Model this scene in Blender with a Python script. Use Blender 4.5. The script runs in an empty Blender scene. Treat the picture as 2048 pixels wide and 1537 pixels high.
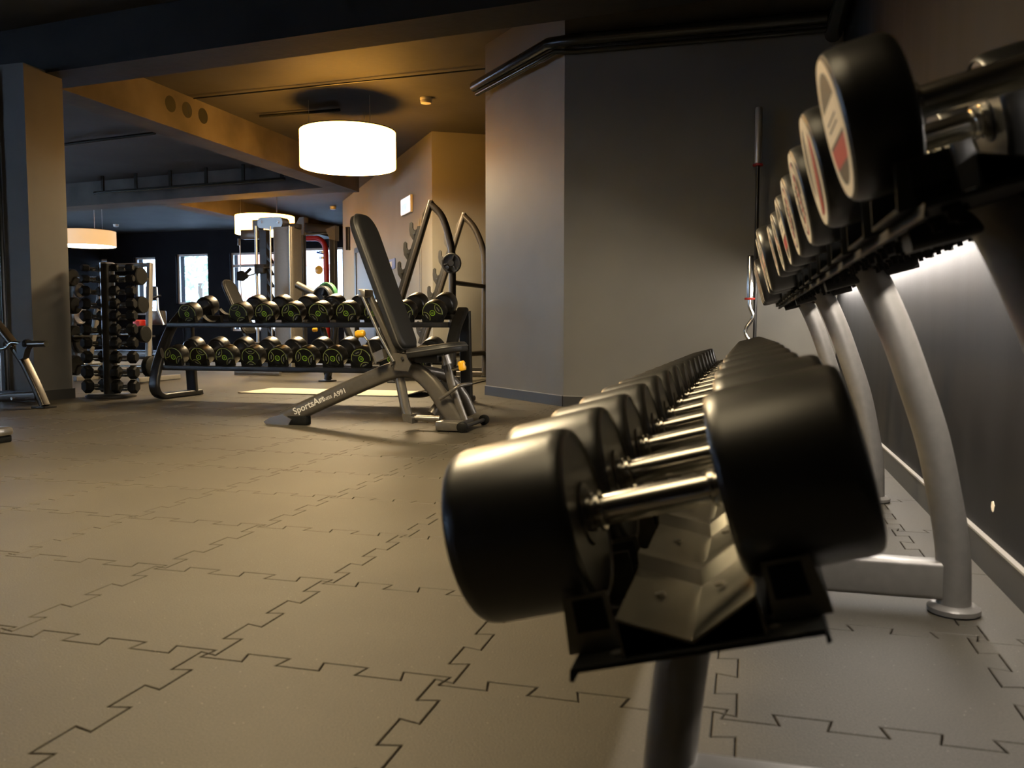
import bpy, bmesh, math, random
from mathutils import Vector, Matrix
R = math.radians
random.seed(4)
sc = bpy.context.scene
col = sc.collection

# ------------------------------------------------------------------ camera
H = 0.65
FPX, CX, CY = 1709.0, 1024.0, 768.5
PITCH, YAW = R(3.80), R(15.53)
cd = bpy.data.cameras.new('camera')
cam = bpy.data.objects.new('camera', cd); col.objects.link(cam)
cam.location = (0, 0, H); cam.rotation_euler = (R(90) - PITCH, 0, YAW)
cd.sensor_width = 36; cd.lens = 36 * FPX / 2048
cd.clip_start = 0.02; cd.clip_end = 300
cd.dof.use_dof = True; cd.dof.focus_distance = 5.6; cd.dof.aperture_fstop = 6.0
sc.camera = cam

# ------------------------------------------------------------------ daylight outside, exposure
wd = bpy.data.worlds.new('daylight'); sc.world = wd; wd.use_nodes = True
wb = wd.node_tree.nodes['Background']
wb.inputs[0].default_value = (0.52, 0.72, 1.0, 1); wb.inputs[1].default_value = 13.0
vs = sc.view_settings
vs.view_transform = 'Standard'; vs.look = 'None'; vs.gamma = 1.0; vs.use_curve_mapping = False
vs.exposure = 0.0
sc.cycles.use_denoising = True; sc.cycles.use_adaptive_sampling = True; sc.cycles.adaptive_threshold = 0.03
sc.cycles.max_bounces = 5; sc.cycles.diffuse_bounces = 3; sc.cycles.glossy_bounces = 3; sc.cycles.transmission_bounces = 4
sc.cycles.sample_clamp_indirect = 6.0

LAMP_SIDE = (1.0, 0.44, 0.06)
LAMP_BOTTOM = (1.0, 0.80, 0.49)

# ------------------------------------------------------------------ measuring
F_ = Vector((-math.sin(YAW) * math.cos(PITCH), math.cos(YAW) * math.cos(PITCH), -math.sin(PITCH)))
R_ = Vector((math.cos(YAW), math.sin(YAW), 0)); U_ = R_.cross(F_)
EYE = Vector((0, 0, H))
def ray(x, y): return F_ + R_ * ((x - CX) / FPX) - U_ * ((y - CY) / FPX)
def at(x, y, Y):
    d = ray(x, y); return EYE + d * (Y / d.y)
def onz(x, y, z=0.0):
    d = ray(x, y); return EYE + d * ((z - H) / d.z)
def proj(p):
    v = Vector(p) - EYE; z = v.dot(F_)
    return (CX + FPX * v.dot(R_) / z, CY - FPX * v.dot(U_) / z, z)

# ------------------------------------------------------------------ materials
def mat(name, color, rough=0.5, metal=0.0, spec=0.5, emit=None, estr=0.0, coat=0.0):
    m = bpy.data.materials.new(name); m.use_nodes = True
    b = m.node_tree.nodes['Principled BSDF']
    b.inputs['Base Color'].default_value = (*color, 1)
    b.inputs['Roughness'].default_value = rough
    b.inputs['Metallic'].default_value = metal
    b.inputs['Specular IOR Level'].default_value = spec
    b.inputs['Coat Weight'].default_value = coat
    if emit:
        b.inputs['Emission Color'].default_value = (*emit, 1)
        b.inputs['Emission Strength'].default_value = estr
    return m
def vary(m, scale, amount, c2=None, detail=3, bump=0.0, bdist=0.002, stretch=(1, 1, 1), rough_var=0.0, bscale=None):
    """noise variation of the base colour, with optional fine relief"""
    nt = m.node_tree; b = nt.nodes['Principled BSDF']
    tc = nt.nodes.new('ShaderNodeTexCoord'); mp = nt.nodes.new('ShaderNodeMapping')
    mp.inputs['Scale'].default_value = stretch
    nt.links.new(tc.outputs['Object'], mp.inputs[0])
    n = nt.nodes.new('ShaderNodeTexNoise'); n.inputs['Scale'].default_value = scale; n.inputs['Detail'].default_value = detail
    nt.links.new(mp.outputs[0], n.inputs['Vector'])
    r = nt.nodes.new('ShaderNodeValToRGB'); r.color_ramp.elements[0].position = 0.3; r.color_ramp.elements[1].position = 0.7
    c = b.inputs['Base Color'].default_value[:3]
    d = c2 if c2 else tuple(min(1, v * (1 + amount)) for v in c)
    r.color_ramp.elements[0].color = (*[v * (1 - amount) for v in c], 1); r.color_ramp.elements[1].color = (*d, 1)
    nt.links.new(n.outputs['Fac'], r.inputs[0]); nt.links.new(r.outputs[0], b.inputs['Base Color'])
    if rough_var:
        mr = nt.nodes.new('ShaderNodeMapRange')
        base = b.inputs['Roughness'].default_value
        mr.inputs[3].default_value = base - rough_var; mr.inputs[4].default_value = base + rough_var
        nt.links.new(n.outputs['Fac'], mr.inputs[0]); nt.links.new(mr.outputs[0], b.inputs['Roughness'])
    if bump:
        n2 = nt.nodes.new('ShaderNodeTexNoise'); n2.inputs['Scale'].default_value = bscale or scale * 6; n2.inputs['Detail'].default_value = 2
        nt.links.new(tc.outputs['Object'], n2.inputs['Vector'])
        bp = nt.nodes.new('ShaderNodeBump'); bp.inputs['Strength'].default_value = bump; bp.inputs['Distance'].default_value = bdist
        nt.links.new(n2.outputs['Fac'], bp.inputs['Height']); nt.links.new(bp.outputs[0], b.inputs['Normal'])
    return m

def floor_material():
    m = mat('rubber_floor', (0.13, 0.115, 0.088), 0.62, spec=0.35)
    nt = m.node_tree; b = nt.nodes['Principled BSDF']
    g = nt.nodes.new('ShaderNodeNewGeometry')
    n1 = nt.nodes.new('ShaderNodeTexNoise'); n1.inputs['Scale'].default_value = 1.1; n1.inputs['Detail'].default_value = 5
    n2 = nt.nodes.new('ShaderNodeTexNoise'); n2.inputs['Scale'].default_value = 260; n2.inputs['Detail'].default_value = 2
    v = nt.nodes.new('ShaderNodeTexVoronoi'); v.inputs['Scale'].default_value = 42
    for k in (n1, n2, v): nt.links.new(g.outputs['Position'], k.inputs['Vector'])
    r1 = nt.nodes.new('ShaderNodeValToRGB')
    r1.color_ramp.elements[0].position = 0.32; r1.color_ramp.elements[1].position = 0.72
    r1.color_ramp.elements[0].color = (0.043, 0.0360, 0.025, 1); r1.color_ramp.elements[1].color = (0.070, 0.060, 0.042, 1)
    nt.links.new(n1.outputs['Fac'], r1.inputs[0])
    r2 = nt.nodes.new('ShaderNodeValToRGB')
    r2.color_ramp.elements[0].position = 0.35; r2.color_ramp.elements[1].position = 0.7
    r2.color_ramp.elements[0].color = (0.78, 0.78, 0.78, 1); r2.color_ramp.elements[1].color = (1.2, 1.2, 1.2, 1)
    nt.links.new(n2.outputs['Fac'], r2.inputs[0])
    mx = nt.nodes.new('ShaderNodeMixRGB'); mx.blend_type = 'MULTIPLY'; mx.inputs[0].default_value = 1
    nt.links.new(r1.outputs[0], mx.inputs[1]); nt.links.new(r2.outputs[0], mx.inputs[2])
    # sparse pale crumbs
    r3 = nt.nodes.new('ShaderNodeValToRGB')
    r3.color_ramp.elements[0].position = 0.035; r3.color_ramp.elements[1].position = 0.06
    r3.color_ramp.elements[0].color = (1, 1, 1, 1); r3.color_ramp.elements[1].color = (0, 0, 0, 1)
    nt.links.new(v.outputs['Distance'], r3.inputs[0])
    mx2 = nt.nodes.new('ShaderNodeMixRGB'); mx2.inputs[2].default_value = (0.20, 0.18, 0.14, 1)
    nt.links.new(r3.outputs[0], mx2.inputs[0]); nt.links.new(mx.outputs[0], mx2.inputs[1])
    nt.links.new(mx2.outputs[0], b.inputs['Base Color'])
    bp = nt.nodes.new('ShaderNodeBump'); bp.inputs['Strength'].default_value = 0.35; bp.inputs['Distance'].default_value = 0.002
    nt.links.new(n2.outputs['Fac'], bp.inputs['Height']); nt.links.new(bp.outputs[0], b.inputs['Normal'])
    return m

M = dict(
    floor=floor_material(),
    slab=mat('dark_slab', (0.012, 0.011, 0.010), 0.9),
    wall=vary(mat('wall_paint', (0.168, 0.158, 0.134), 0.55), 1.2, 0.12, bump=0.08, bscale=90),
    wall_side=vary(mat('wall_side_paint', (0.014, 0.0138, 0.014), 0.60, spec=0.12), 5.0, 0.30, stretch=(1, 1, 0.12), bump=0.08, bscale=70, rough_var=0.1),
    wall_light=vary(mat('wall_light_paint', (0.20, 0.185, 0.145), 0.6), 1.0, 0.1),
    wall_dark=vary(mat('wall_dark_paint', (0.008, 0.008, 0.010), 0.75, spec=0.1), 1.0, 0.15),
    pillar=vary(mat('pillar_paint', (0.105, 0.10, 0.092), 0.6), 2.0, 0.12),
    ceiling=vary(mat('ceiling_paint', (0.052, 0.049, 0.045), 0.7), 1.3, 0.22, bump=0.15, bscale=14, bdist=0.01),
    soffit=vary(mat('raw_concrete', (0.075, 0.062, 0.048), 0.75), 1.6, 0.45, bump=0.3, bscale=12, bdist=0.01),
    soffit_dark=vary(mat('dark_painted_beam', (0.010, 0.0085, 0.007), 0.75), 1.6, 0.45, bump=0.3, bscale=12, bdist=0.01),
    baseboard=mat('baseboard_paint', (0.045, 0.043, 0.040), 0.42),
    basecap=mat('baseboard_edge', (0.30, 0.28, 0.25), 0.4),
    pipe=mat('black_pipe', (0.026, 0.027, 0.023), 0.26),
    rubber=vary(mat('black_urethane', (0.007, 0.0066, 0.006), 0.37, spec=0.8), 18, 0.2),
    rubber_soft=vary(mat('black_rubber', (0.009, 0.009, 0.0085), 0.6, spec=0.12), 30, 0.2),
    chrome=mat('chrome', (0.80, 0.77, 0.71), 0.21, 1.0),
    steel=vary(mat('bare_steel', (0.17, 0.163, 0.138), 0.30, 0.85), 22, 0.18, stretch=(1, .3, 1)),
    frame=vary(mat('taupe_metallic_paint', (0.125, 0.113, 0.096), 0.32, 0.45), 40, 0.08),
    frame_rack=vary(mat('silver_grey_paint', (0.215, 0.20, 0.18), 0.36, 0.35), 40, 0.06),
    bronze_shaded_taupe=vary(mat('bronze_shaded_taupe_paint', (0.052, 0.044, 0.035), 0.30, 0.5), 40, 0.08),  # squat rack's bronze; on the press rack, taupe with shade in its colour
    frame_dark=mat('graphite_paint', (0.022, 0.021, 0.020), 0.36, 0.2),
    tray=mat('tray_steel', (0.016, 0.016, 0.0145), 0.65, 0.0, spec=0.12),
    cream=mat('cream_print', (0.92, 0.82, 0.64), 0.5),
    olive=mat('olive_print', (0.085, 0.070, 0.042), 0.5),
    red=mat('red_print', (0.46, 0.030, 0.018), 0.45),
    white=mat('white_print', (0.78, 0.76, 0.70), 0.5),
    green=mat('green_print', (0.42, 0.50, 0.13), 0.5),
    lime=mat('lime_print', (0.40, 0.75, 0.04), 0.5),
    grey_print=mat('grey_print', (0.30, 0.30, 0.26), 0.5),
    vinyl=vary(mat('black_vinyl', (0.014, 0.0135, 0.0125), 0.50, spec=0.4), 160, 0.15, bump=0.12, bscale=400),
    vinyl_edge=mat('pad_edging', (0.070, 0.066, 0.060), 0.45),
    yellow=mat('yellow_knob', (0.80, 0.42, 0.02), 0.35),
    redpipe=mat('red_pipe_paint', (0.42, 0.018, 0.012), 0.35),
    mat_cream=vary(mat('exercise_mat', (0.62, 0.56, 0.42), 0.7), 3, 0.06),
    winframe=mat('window_frame_paint', (0.55, 0.50, 0.46), 0.5),
    plastic_white=mat('white_plastic', (0.75, 0.72, 0.64), 0.45),
    blue=mat('blue_print', (0.03, 0.10, 0.42), 0.5),
    plate=vary(mat('cast_plate', (0.022, 0.022, 0.021), 0.38), 30, 0.3),
    plate_green=mat('green_bumper', (0.03, 0.13, 0.05), 0.5),
    silver=mat('satin_silver', (0.62, 0.59, 0.55), 0.36, 1.0),
    sleeve=mat('bar_sleeve_chrome', (0.78, 0.74, 0.68), 0.38, 0.55),
    shade=mat('lamp_fabric', (0.8, 0.75, 0.65), 0.8, emit=LAMP_SIDE, estr=21.0),
    diffuser=mat('lamp_diffuser', (0.8, 0.78, 0.7), 0.6, emit=LAMP_BOTTOM, estr=110.0),
    diffuser_low=mat('lamp_diffuser_low', (0.8, 0.78, 0.7), 0.6, emit=LAMP_BOTTOM, estr=40.0),
    diffuser_soft=mat('lamp_diffuser_soft', (0.8, 0.78, 0.7), 0.6, emit=LAMP_BOTTOM, estr=3.6),
    diffuser_near=mat('lamp_diffuser_near', (0.8, 0.78, 0.7), 0.6, emit=LAMP_BOTTOM, estr=76.0),
    shade_dim=mat('lamp_fabric_dim', (0.8, 0.75, 0.65), 0.8, emit=(1.0, 0.60, 0.26), estr=0.75),
    lamp_top=mat('lamp_cover', (0.05, 0.05, 0.05), 0.8),
    led=mat('led_diffuser', (0.8, 0.8, 0.8), 0.5, emit=(1.0, 0.92, 0.83), estr=140.0),
    sign=mat('sign_panel', (0.8, 0.8, 0.8), 0.5, emit=(0.9, 0.95, 1.0), estr=1.6),
    leaf=mat('foliage', (0.22, 0.36, 0.24), 0.6),
    bark=mat('bark', (0.10, 0.07, 0.05), 0.8),
    render_pale=mat('pale_render', (0.7, 0.62, 0.55), 0.8),
    roof=mat('roof_tile', (0.5, 0.16, 0.09), 0.7),
    bounce_ground=mat('pale_bounce_ground', (0.5, 0.52, 0.55), 0.9),
)
gm = bpy.data.materials.new('window_glass'); gm.use_nodes = True
_b = gm.node_tree.nodes['Principled BSDF']
_b.inputs['Transmission Weight'].default_value = 1.0; _b.inputs['Roughness'].default_value = 0.0
_b.inputs['IOR'].default_value = 1.02; _b.inputs['Base Color'].default_value = (0.97, 0.98, 1, 1)
M['glass'] = gm

# ------------------------------------------------------------------ mesh helpers
class MB:
    def __init__(self): self.v = []; self.f = []
    def add(self, vs_, fs, T=None):
        o = len(self.v)
        for p in vs_:
            p = Vector(p); self.v.append(T @ p if T else p)
        self.f += [tuple(i + o for i in f) for f in fs]
        return self
    def box(self, c, s, T=None, bev=0.0):
        x, y, z = s[0] / 2, s[1] / 2, s[2] / 2; c = Vector(c)
        if bev <= 0:
            vv = [c + Vector((i * x, j * y, k * z)) for i in (-1, 1) for j in (-1, 1) for k in (-1, 1)]
            return self.add(vv, [(0, 1, 3, 2), (4, 6, 7, 5), (0, 4, 5, 1), (2, 3, 7, 6), (0, 2, 6, 4), (1, 5, 7, 3)], T)
        bm = bmesh.new(); bmesh.ops.create_cube(bm, size=1)
        for q in bm.verts: q.co = Vector((q.co.x * s[0], q.co.y * s[1], q.co.z * s[2]))
        bmesh.ops.bevel(bm, geom=bm.edges[:], offset=bev, segments=2, affect='EDGES', profile=0.5)
        bm.verts.index_update()
        vv = [q.co + c for q in bm.verts]; ff = [tuple(q.index for q in f.verts) for f in bm.faces]
        bm.free(); return self.add(vv, ff, T)
    def sweep(self, path, prof, up=(0, 0, 1), T=None, caps=True, scale=None):
        """prof: list of (a, b): a along the side axis, b along the up axis"""
        path = [Vector(p) for p in path]; n = len(path); k = len(prof); up = Vector(up); vv = []
        for i, p in enumerate(path):
            t = (path[min(i + 1, n - 1)] - path[max(i - 1, 0)]).normalized()
            s = t.cross(up)
            if s.length < 1e-4: s = t.cross(Vector((1, 0, 0)))
            s.normalize(); u = s.cross(t).normalized()
            sc_ = scale[i] if scale else 1.0
            for a, b in prof: vv.append(p + s * a * sc_ + u * b * sc_)
        ff = [(i * k + j, i * k + (j + 1) % k, (i + 1) * k + (j + 1) % k, (i + 1) * k + j) for i in range(n - 1) for j in range(k)]
        if caps: ff += [tuple(range(k))[::-1], tuple((n - 1) * k + j for j in range(k))]
        return self.add(vv, ff, T)
    def tube(self, path, r, up=(0, 0, 1), seg=12, T=None, ry=None, caps=True, scale=None):
        ry = ry or r
        return self.sweep(path, [(r * math.cos(2 * math.pi * j / seg), ry * math.sin(2 * math.pi * j / seg)) for j in range(seg)], up, T, caps, scale)
    def lathe(self, prof, T=None, seg=32):
        """profile of (radius, height) about local X"""
        vv = []; ff = []; n = len(prof)
        for r, h in prof:
            for j in range(seg):
                a = 2 * math.pi * j / seg; vv.append((h, r * math.cos(a), r * math.sin(a)))
        for i in range(n - 1):
            for j in range(seg):
                ff.append((i * seg + j, i * seg + (j + 1) % seg, (i + 1) * seg + (j + 1) % seg, (i + 1) * seg + j))
        ff += [tuple(range(seg))[::-1], tuple((n - 1) * seg + j for j in range(seg))]
        return self.add(vv, ff, T)
    def prism(self, poly, d0, d1, T=None):
        """polygon in local XZ extruded along local Y from d0 to d1"""
        n = len(poly)
        vv = [(a, d0, b) for a, b in poly] + [(a, d1, b) for a, b in poly]
        ff = [tuple(range(n)), tuple(range(n, 2 * n))[::-1]] + [(i, i + n, (i + 1) % n + n, (i + 1) % n) for i in range(n)]
        return self.add(vv, ff, T)
    def mesh(self, name, m, smooth=35):
        me = bpy.data.meshes.new(name)
        me.from_pydata([tuple(p) for p in self.v], [], self.f)
        bm = bmesh.new(); bm.from_mesh(me); bmesh.ops.recalc_face_normals(bm, faces=bm.faces[:]); bm.to_mesh(me); bm.free()
        if smooth:
            me.polygons.foreach_set('use_smooth', [True] * len(me.polygons)); me.set_sharp_from_angle(angle=R(smooth))
        me.materials.append(M[m] if isinstance(m, str) else m)
        return me
    def build(self, name, m, parent=None, smooth=35, label=None):
        """vertices are in world space when the parent sits unrotated; they are stored relative to it"""
        if parent is not None and top_of(parent).get('_w'):
            o = world_of(parent); self.v = [p - o for p in self.v]
        ob = bpy.data.objects.new(name, self.mesh(name, m, smooth)); col.objects.link(ob)
        if parent is not None: ob.parent = parent
        if label: ob['label'] = label
        return ob
def top_of(o):
    while o.parent: o = o.parent
    return o
def world_of(o):
    p = Vector(o.location)
    while o.parent: o = o.parent; p += Vector(o.location)
    return p
def tag(o, label=None, cat=None, group=None, kind=None):
    if label: o['label'] = label
    if cat: o['category'] = cat
    if group: o['group'] = group
    if kind: o['kind'] = kind
    return o
def thing(name, label, cat, loc=(0, 0, 0), group=None, world=False):
    o = bpy.data.objects.new(name, None); o.location = loc; col.objects.link(o); o.empty_display_size = 0.1
    tag(o, label, cat, group)
    if world: o['_w'] = 1
    return o
def struct(name, mb, m, smooth=0, label=None):
    o = mb.build(name, m, None, smooth); o['kind'] = 'structure'
    if label: o['label'] = label
    return o
def copy_tree(o, parent=None):
    c = o.copy(); col.objects.link(c); c.parent = parent
    for ch in kids[o.name] if o.name in kids else list(o.children): copy_tree(ch, c)
    return c
kids = {}
def remember(o):
    kids[o.name] = list(o.children)
    for c in o.children: remember(c)
def sm(pts, n=6):
    """Catmull-Rom through the points"""
    P = [Vector(p) for p in pts]; P = [P[0] * 2 - P[1]] + P + [P[-1] * 2 - P[-2]]; out = []
    for i in range(1, len(P) - 2):
        a, b, c, d = P[i - 1:i + 3]
        for k in range(n):
            t = k / n
            out.append(0.5 * ((2 * b) + (c - a) * t + (2 * a - 5 * b + 4 * c - d) * t * t + (3 * b - a - 3 * c + d) * t ** 3))
    out.append(P[-2]); return out
def rrect(w, h, r, n=4):
    """rounded rectangle profile"""
    pts = []
    for cx, cy, a0 in ((w / 2 - r, h / 2 - r, 0), (-w / 2 + r, h / 2 - r, 90), (-w / 2 + r, -h / 2 + r, 180), (w / 2 - r, -h / 2 + r, 270)):
        for k in range(n + 1):
            a = R(a0 + 90 * k / n); pts.append((cx + r * math.cos(a), cy + r * math.sin(a)))
    return pts
def ring(r0, r1, d, T, mb, seg=40, a0=0, a1=360, c=(0, 0)):
    """flat ring in local YZ at local x=d (0.8 mm thick)"""
    n = max(2, int(seg * (a1 - a0) / 360)); full = abs(a1 - a0 - 360) < 1e-3
    vv = []; ff = []
    for k in range(n + 1):
        a = R(a0 + (a1 - a0) * k / n)
        for r in (r0, r1): vv.append((d, c[0] + r * math.cos(a), c[1] + r * math.sin(a)))
    for k in range(n): ff.append((2 * k, 2 * k + 1, 2 * k + 3, 2 * k + 2))
    mb.add(vv, ff, T); return mb
def text_mb(body, size, mb, T, extrude=0.0, shear=0.0, bold=0.0):
    cu = bpy.data.curves.new('t', 'FONT'); cu.body = body; cu.size = size; cu.extrude = extrude; cu.shear = shear
    cu.align_x = 'LEFT'; cu.offset = bold; cu.resolution_u = 3
    o = bpy.data.objects.new('t', cu); col.objects.link(o)
    bpy.context.view_layer.update()
    me = o.evaluated_get(bpy.context.evaluated_depsgraph_get()).to_mesh()
    vv = [v.co.copy() for v in me.vertices]; ff = [tuple(p.vertices) for p in me.polygons]
    mb.add(vv, ff, T)
    bpy.data.objects.remove(o); bpy.data.curves.remove(cu)
    return mb
ORD = ['nearest', 'second', 'third', 'fourth', 'fifth', 'sixth', 'seventh', 'eighth', 'ninth', 'tenth', 'eleventh', 'twelfth', 'thirteenth', 'fourteenth', 'fifteenth', 'sixteenth']

# ================================================================== THE SETTING
XW, YB, ZC = 0.625, 6.85, 3.3
XL, YF, YN = -18.0, 20.6, -4.0
# ---- floor: interlocking rubber tiles near, plain beyond
T0x, T0y, TS = -0.03, 1.443, 0.5
AMP, DOV, GAP = 0.019, 0.0045, 0.0013
def seam(sign):
    """offsets of one tile edge, (t, offset), three dovetail teeth"""
    pts = [(0.0, 0.0)]; s = sign; per = TS / 6
    for k in range(6):
        t0, t1 = k * per, (k + 1) * per
        pts.append((t0 - DOV if k else -DOV, s * AMP)); pts.append((t1 + DOV, s * AMP)); s = -s
    pts.append((TS, 0.0)); return pts
def tile_outline(right_cut=None):
    ex = seam(-1); ey = seam(1); out = []
    out += [(t, o) for t, o in ex[:-1]]                                   # bottom, left to right
    out += [(TS + o, t) for t, o in ey[:-1]]                              # right, upward
    out += [(t, TS + o) for t, o in reversed(ex[1:])]                     # top, right to left
    out += [(o, t) for t, o in reversed(ey[1:])]                          # left, downward
    if right_cut is not None:
        o2 = []
        for x, y in out:
            o2.append((min(x, right_cut), y))
        out = []
        for q in o2:
            if not out or (Vector(q) - Vector(out[-1])).length > 1e-5: out.append(q)
        # drop collinear run on the cut
        keep = [q for i, q in enumerate(out) if not (abs(q[0] - right_cut) < 1e-6 and abs(out[i - 1][0] - right_cut) < 1e-6 and abs(out[(i + 1) % len(out)][0] - right_cut) < 1e-6)]
        out = keep
    return out
def tile_mesh(name, outline):
    n = len(outline); P = [Vector((x, y)) for x, y in outline]
    def off(d):
        res = []
        for i in range(n):
            a, b, c = P[i - 1], P[i], P[(i + 1) % n]
            e1 = (b - a).normalized(); e2 = (c - b).normalized()
            n1 = Vector((-e1.y, e1.x)); n2 = Vector((-e2.y, e2.x))
            m_ = n1 + n2
            m_ = m_ / max(0.35, m_.length_squared / 2) if m_.length > 1e-4 else n1
            res.append(b + m_ * d)
        return res
    r0, r1 = off(GAP), off(GAP + 0.0016)
    vv = [(p.x, p.y, -0.010) for p in r0] + [(p.x, p.y, -0.0014) for p in r0] + [(p.x, p.y, 0.0) for p in r1]
    ff = []
    for i in range(n):
        j = (i + 1) % n
        ff += [(i, j, n + j, n + i), (n + i, n + j, 2 * n + j, 2 * n + i)]
    ff.append(tuple(range(2 * n, 3 * n)))
    me = bpy.data.meshes.new(name); me.from_pydata(vv, [], ff); me.materials.append(M['floor']); return me
tile_me = tile_mesh('floor_tile', tile_outline())
tile_edge_me = tile_mesh('floor_tile_cut', tile_outline(XW - 0.003 - (T0x + TS)))
cells = []
for j in range(-2, 12):
    for i in range(-14, 2):
        x0, y0 = T0x + i * TS, T0y + j * TS
        if x0 > XW - 0.05: continue
        cx_, cy_ = x0 + .25, y0 + .25
        if cy_ > 6.7 and cx_ > -1.7: continue
        ok = False
        for ax in (0, .5):
            for ay in (0, .5):
                p = Vector((x0 + ax, y0 + ay, 0))
                if (p - EYE).dot(F_) < 0.1: continue
                u, v, z = proj(p)
                if -20 < u < 2068 and v < 1560: ok = True
        if ok: cells.append((i, j))
fl = MB(); cset = set(cells)
fl.box(((XL + XW) / 2, (YF + YN) / 2, -0.075), (XW - XL, YF - YN, 0.12))
quads = MB()
i0, j0 = int(math.floor((XL - T0x) / TS)), int(math.floor((YN - T0y) / TS))
for i in range(i0, 2):
    for j in range(j0, int((YF - T0y) / TS) + 1):
        if (i, j) in cset: continue
        x0, y0 = max(XL, T0x + i * TS), max(YN, T0y + j * TS); x1, y1 = min(XW, T0x + (i + 1) * TS), min(YF, T0y + (j + 1) * TS)
        if x1 - x0 < .01: continue
        quads.add([(x0, y0, -0.0015), (x1, y0, -0.0015), (x1, y1, -0.0015), (x0, y1, -0.0015)], [(0, 1, 2, 3)])
floor = struct('floor', fl, 'slab', label='dark rubber gym floor of interlocking puzzle tiles')
q = quads.build('far_floor_sheet', 'floor', floor, 0)
for i, j in cells:
    edge = (i == 1)
    t = bpy.data.objects.new('floor_tile', tile_edge_me if edge else tile_me); col.objects.link(t)
    t.location = (T0x + i * TS, T0y + j * TS, 0); t.parent = floor

# ---- near walls
CH0, CH1 = (-1.466, YB), (-2.445, 7.86)          # the chamfered corner
BK0, BK1, BK2 = (-2.445, 12.1), (-4.2, 11.05), (-8.32, 16.6)
def wall(name, a, b, m, thick=0.15, z0=0.0, z1=ZC, side=1, label=None):
    a, b = Vector((*a, 0)), Vector((*b, 0)); t = (b - a).normalized(); nrm = Vector((-t.y, t.x, 0)) * side * thick
    mb = MB(); vv = [a, b, b + nrm, a + nrm]
    vv = [(p.x, p.y, z0) for p in vv] + [(p.x, p.y, z1) for p in vv]
    mb.add(vv, [(0, 1, 2, 3), (4, 5, 6, 7), (0, 1, 5, 4), (1, 2, 6, 5), (2, 3, 7, 6), (3, 0, 4, 7)])
    return struct(name, mb, m, label=label)
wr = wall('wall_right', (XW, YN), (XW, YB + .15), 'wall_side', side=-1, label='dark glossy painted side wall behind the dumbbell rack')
wall('wall_back', CH0, (XW, YB), 'wall', side=1, label='plain dark grey end wall beyond the dumbbell rack')
wall('wall_corner', CH1, CH0, 'wall', side=1, label='narrow dark grey wall set at an angle to the end wall')
wall('wall_passage', CH1, BK0, 'wall_dark', side=-1)
wall('wall_recess', BK1, BK0, 'wall', side=1)
wo = wall('wall_oblique', BK2, BK1, 'wall_light', side=1, label='lamp-lit beige wall running back at an angle')
wall('wall_beyond', BK2, (-5.0, YF), 'wall_dark', side=-1)
# paint chip on the right wall
c = Vector((XW, 0, 0)); d = ray(1986, 1015); pc = EYE + d * (XW / d.x)
chip = MB()
pts = [(.010, .012), (-.004, .016), (-.013, .006), (-.010, -.008), (-.002, -.013), (.007, -.010), (.014, -.002)]
vv = [(XW - 0.0012, pc.y + a * 1.1, pc.z + b) for a, b in pts] + [(XW - 0.0002, pc.y + a * 1.15, pc.z + b * 1.05) for a, b in pts]
n = len(pts); chip.add(vv, [tuple(range(n))] + [(k, (k + 1) % n, (k + 1) % n + n, k + n) for k in range(n)])
chip.build('paint_chip', 'cream', wr, 0, label='pale chip in the wall paint')
# ---- baseboards with a pale upper edge
def baseboard(name, a, b, side, h=0.085, th=0.014):
    a, b = Vector((*a, 0)), Vector((*b, 0)); t = (b - a).normalized(); nrm = Vector((-t.y, t.x, 0)) * side
    def strip(z0, z1, th_):
        mb = MB(); vv = [a, b, b + nrm * th_, a + nrm * th_]
        vv = [(p.x, p.y, z0) for p in vv] + [(p.x, p.y, z1) for p in vv]
        return mb.add(vv, [(0, 1, 2, 3), (4, 5, 6, 7), (0, 1, 5, 4), (1, 2, 6, 5), (2, 3, 7, 6), (3, 0, 4, 7)])
    o = struct(name, strip(0, h, th), 'baseboard')
    e = strip(h, h + 0.006, th * 1.1).build('edge_trim', 'basecap', o, 0)
    return o
baseboard('baseboard_right', (XW, YN), (XW, YB), 1)
baseboard('baseboard_back', CH0, (XW, YB), -1)
baseboard('baseboard_corner', CH1, CH0, -1)
baseboard('baseboard_recess', BK1, BK0, -1)
baseboard('baseboard_oblique', BK2, BK1, -1)
# ---- ceiling and beams
cl = MB(); cl.box(((XL + XW) / 2, (YF + YN) / 2, ZC + .06), (XW - XL + .3, YF - YN + .3, .12))
struct('ceiling', cl, 'ceiling')
def beam(name, a, b, w, z0, side=1, m='soffit'):
    return wall(name, a, b, m, thick=w, z0=z0, z1=ZC, side=side)
def rot_line(p, x, slope): return (x, p[1] + (x - p[0]) * slope)
ZB = 2.88
nb = (-4.17, 6.53)
beam('trim_1', rot_line(nb, -17.9, -0.1), rot_line(nb, XW, -0.1), 0.42, ZB, side=-1, m='soffit_dark')
fb = (-6.54, 13.02)
beam('trim_2', rot_line(fb, -17.9, -0.125), (-6.3, 12.99), 0.5, ZB, side=-1)
tb = MB(); tb.box((-6.44, 9.85, (ZB + ZC) / 2), (0.36, 6.5, ZC - ZB))
yb = struct('trim_3', tb, 'soffit')
for u, v in ((341, 208), (374, 220), (406, 232)):
    d = ray(u, v); p = EYE + d * (-6.26 / d.x)
    hb = MB(); hb.lathe([(.09, 0), (.09, .004)], Matrix.Translation((-6.262, p.y, p.z)), 24)
    hb.build('duct_opening', 'pipe', yb, 35, label='round dark duct opening in the beam')
tb = MB(); tb.box((-10.6, 17.0, 3.13), (0.42, 7.0, 0.34)); struct('trim_4', tb, 'soffit')
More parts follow.
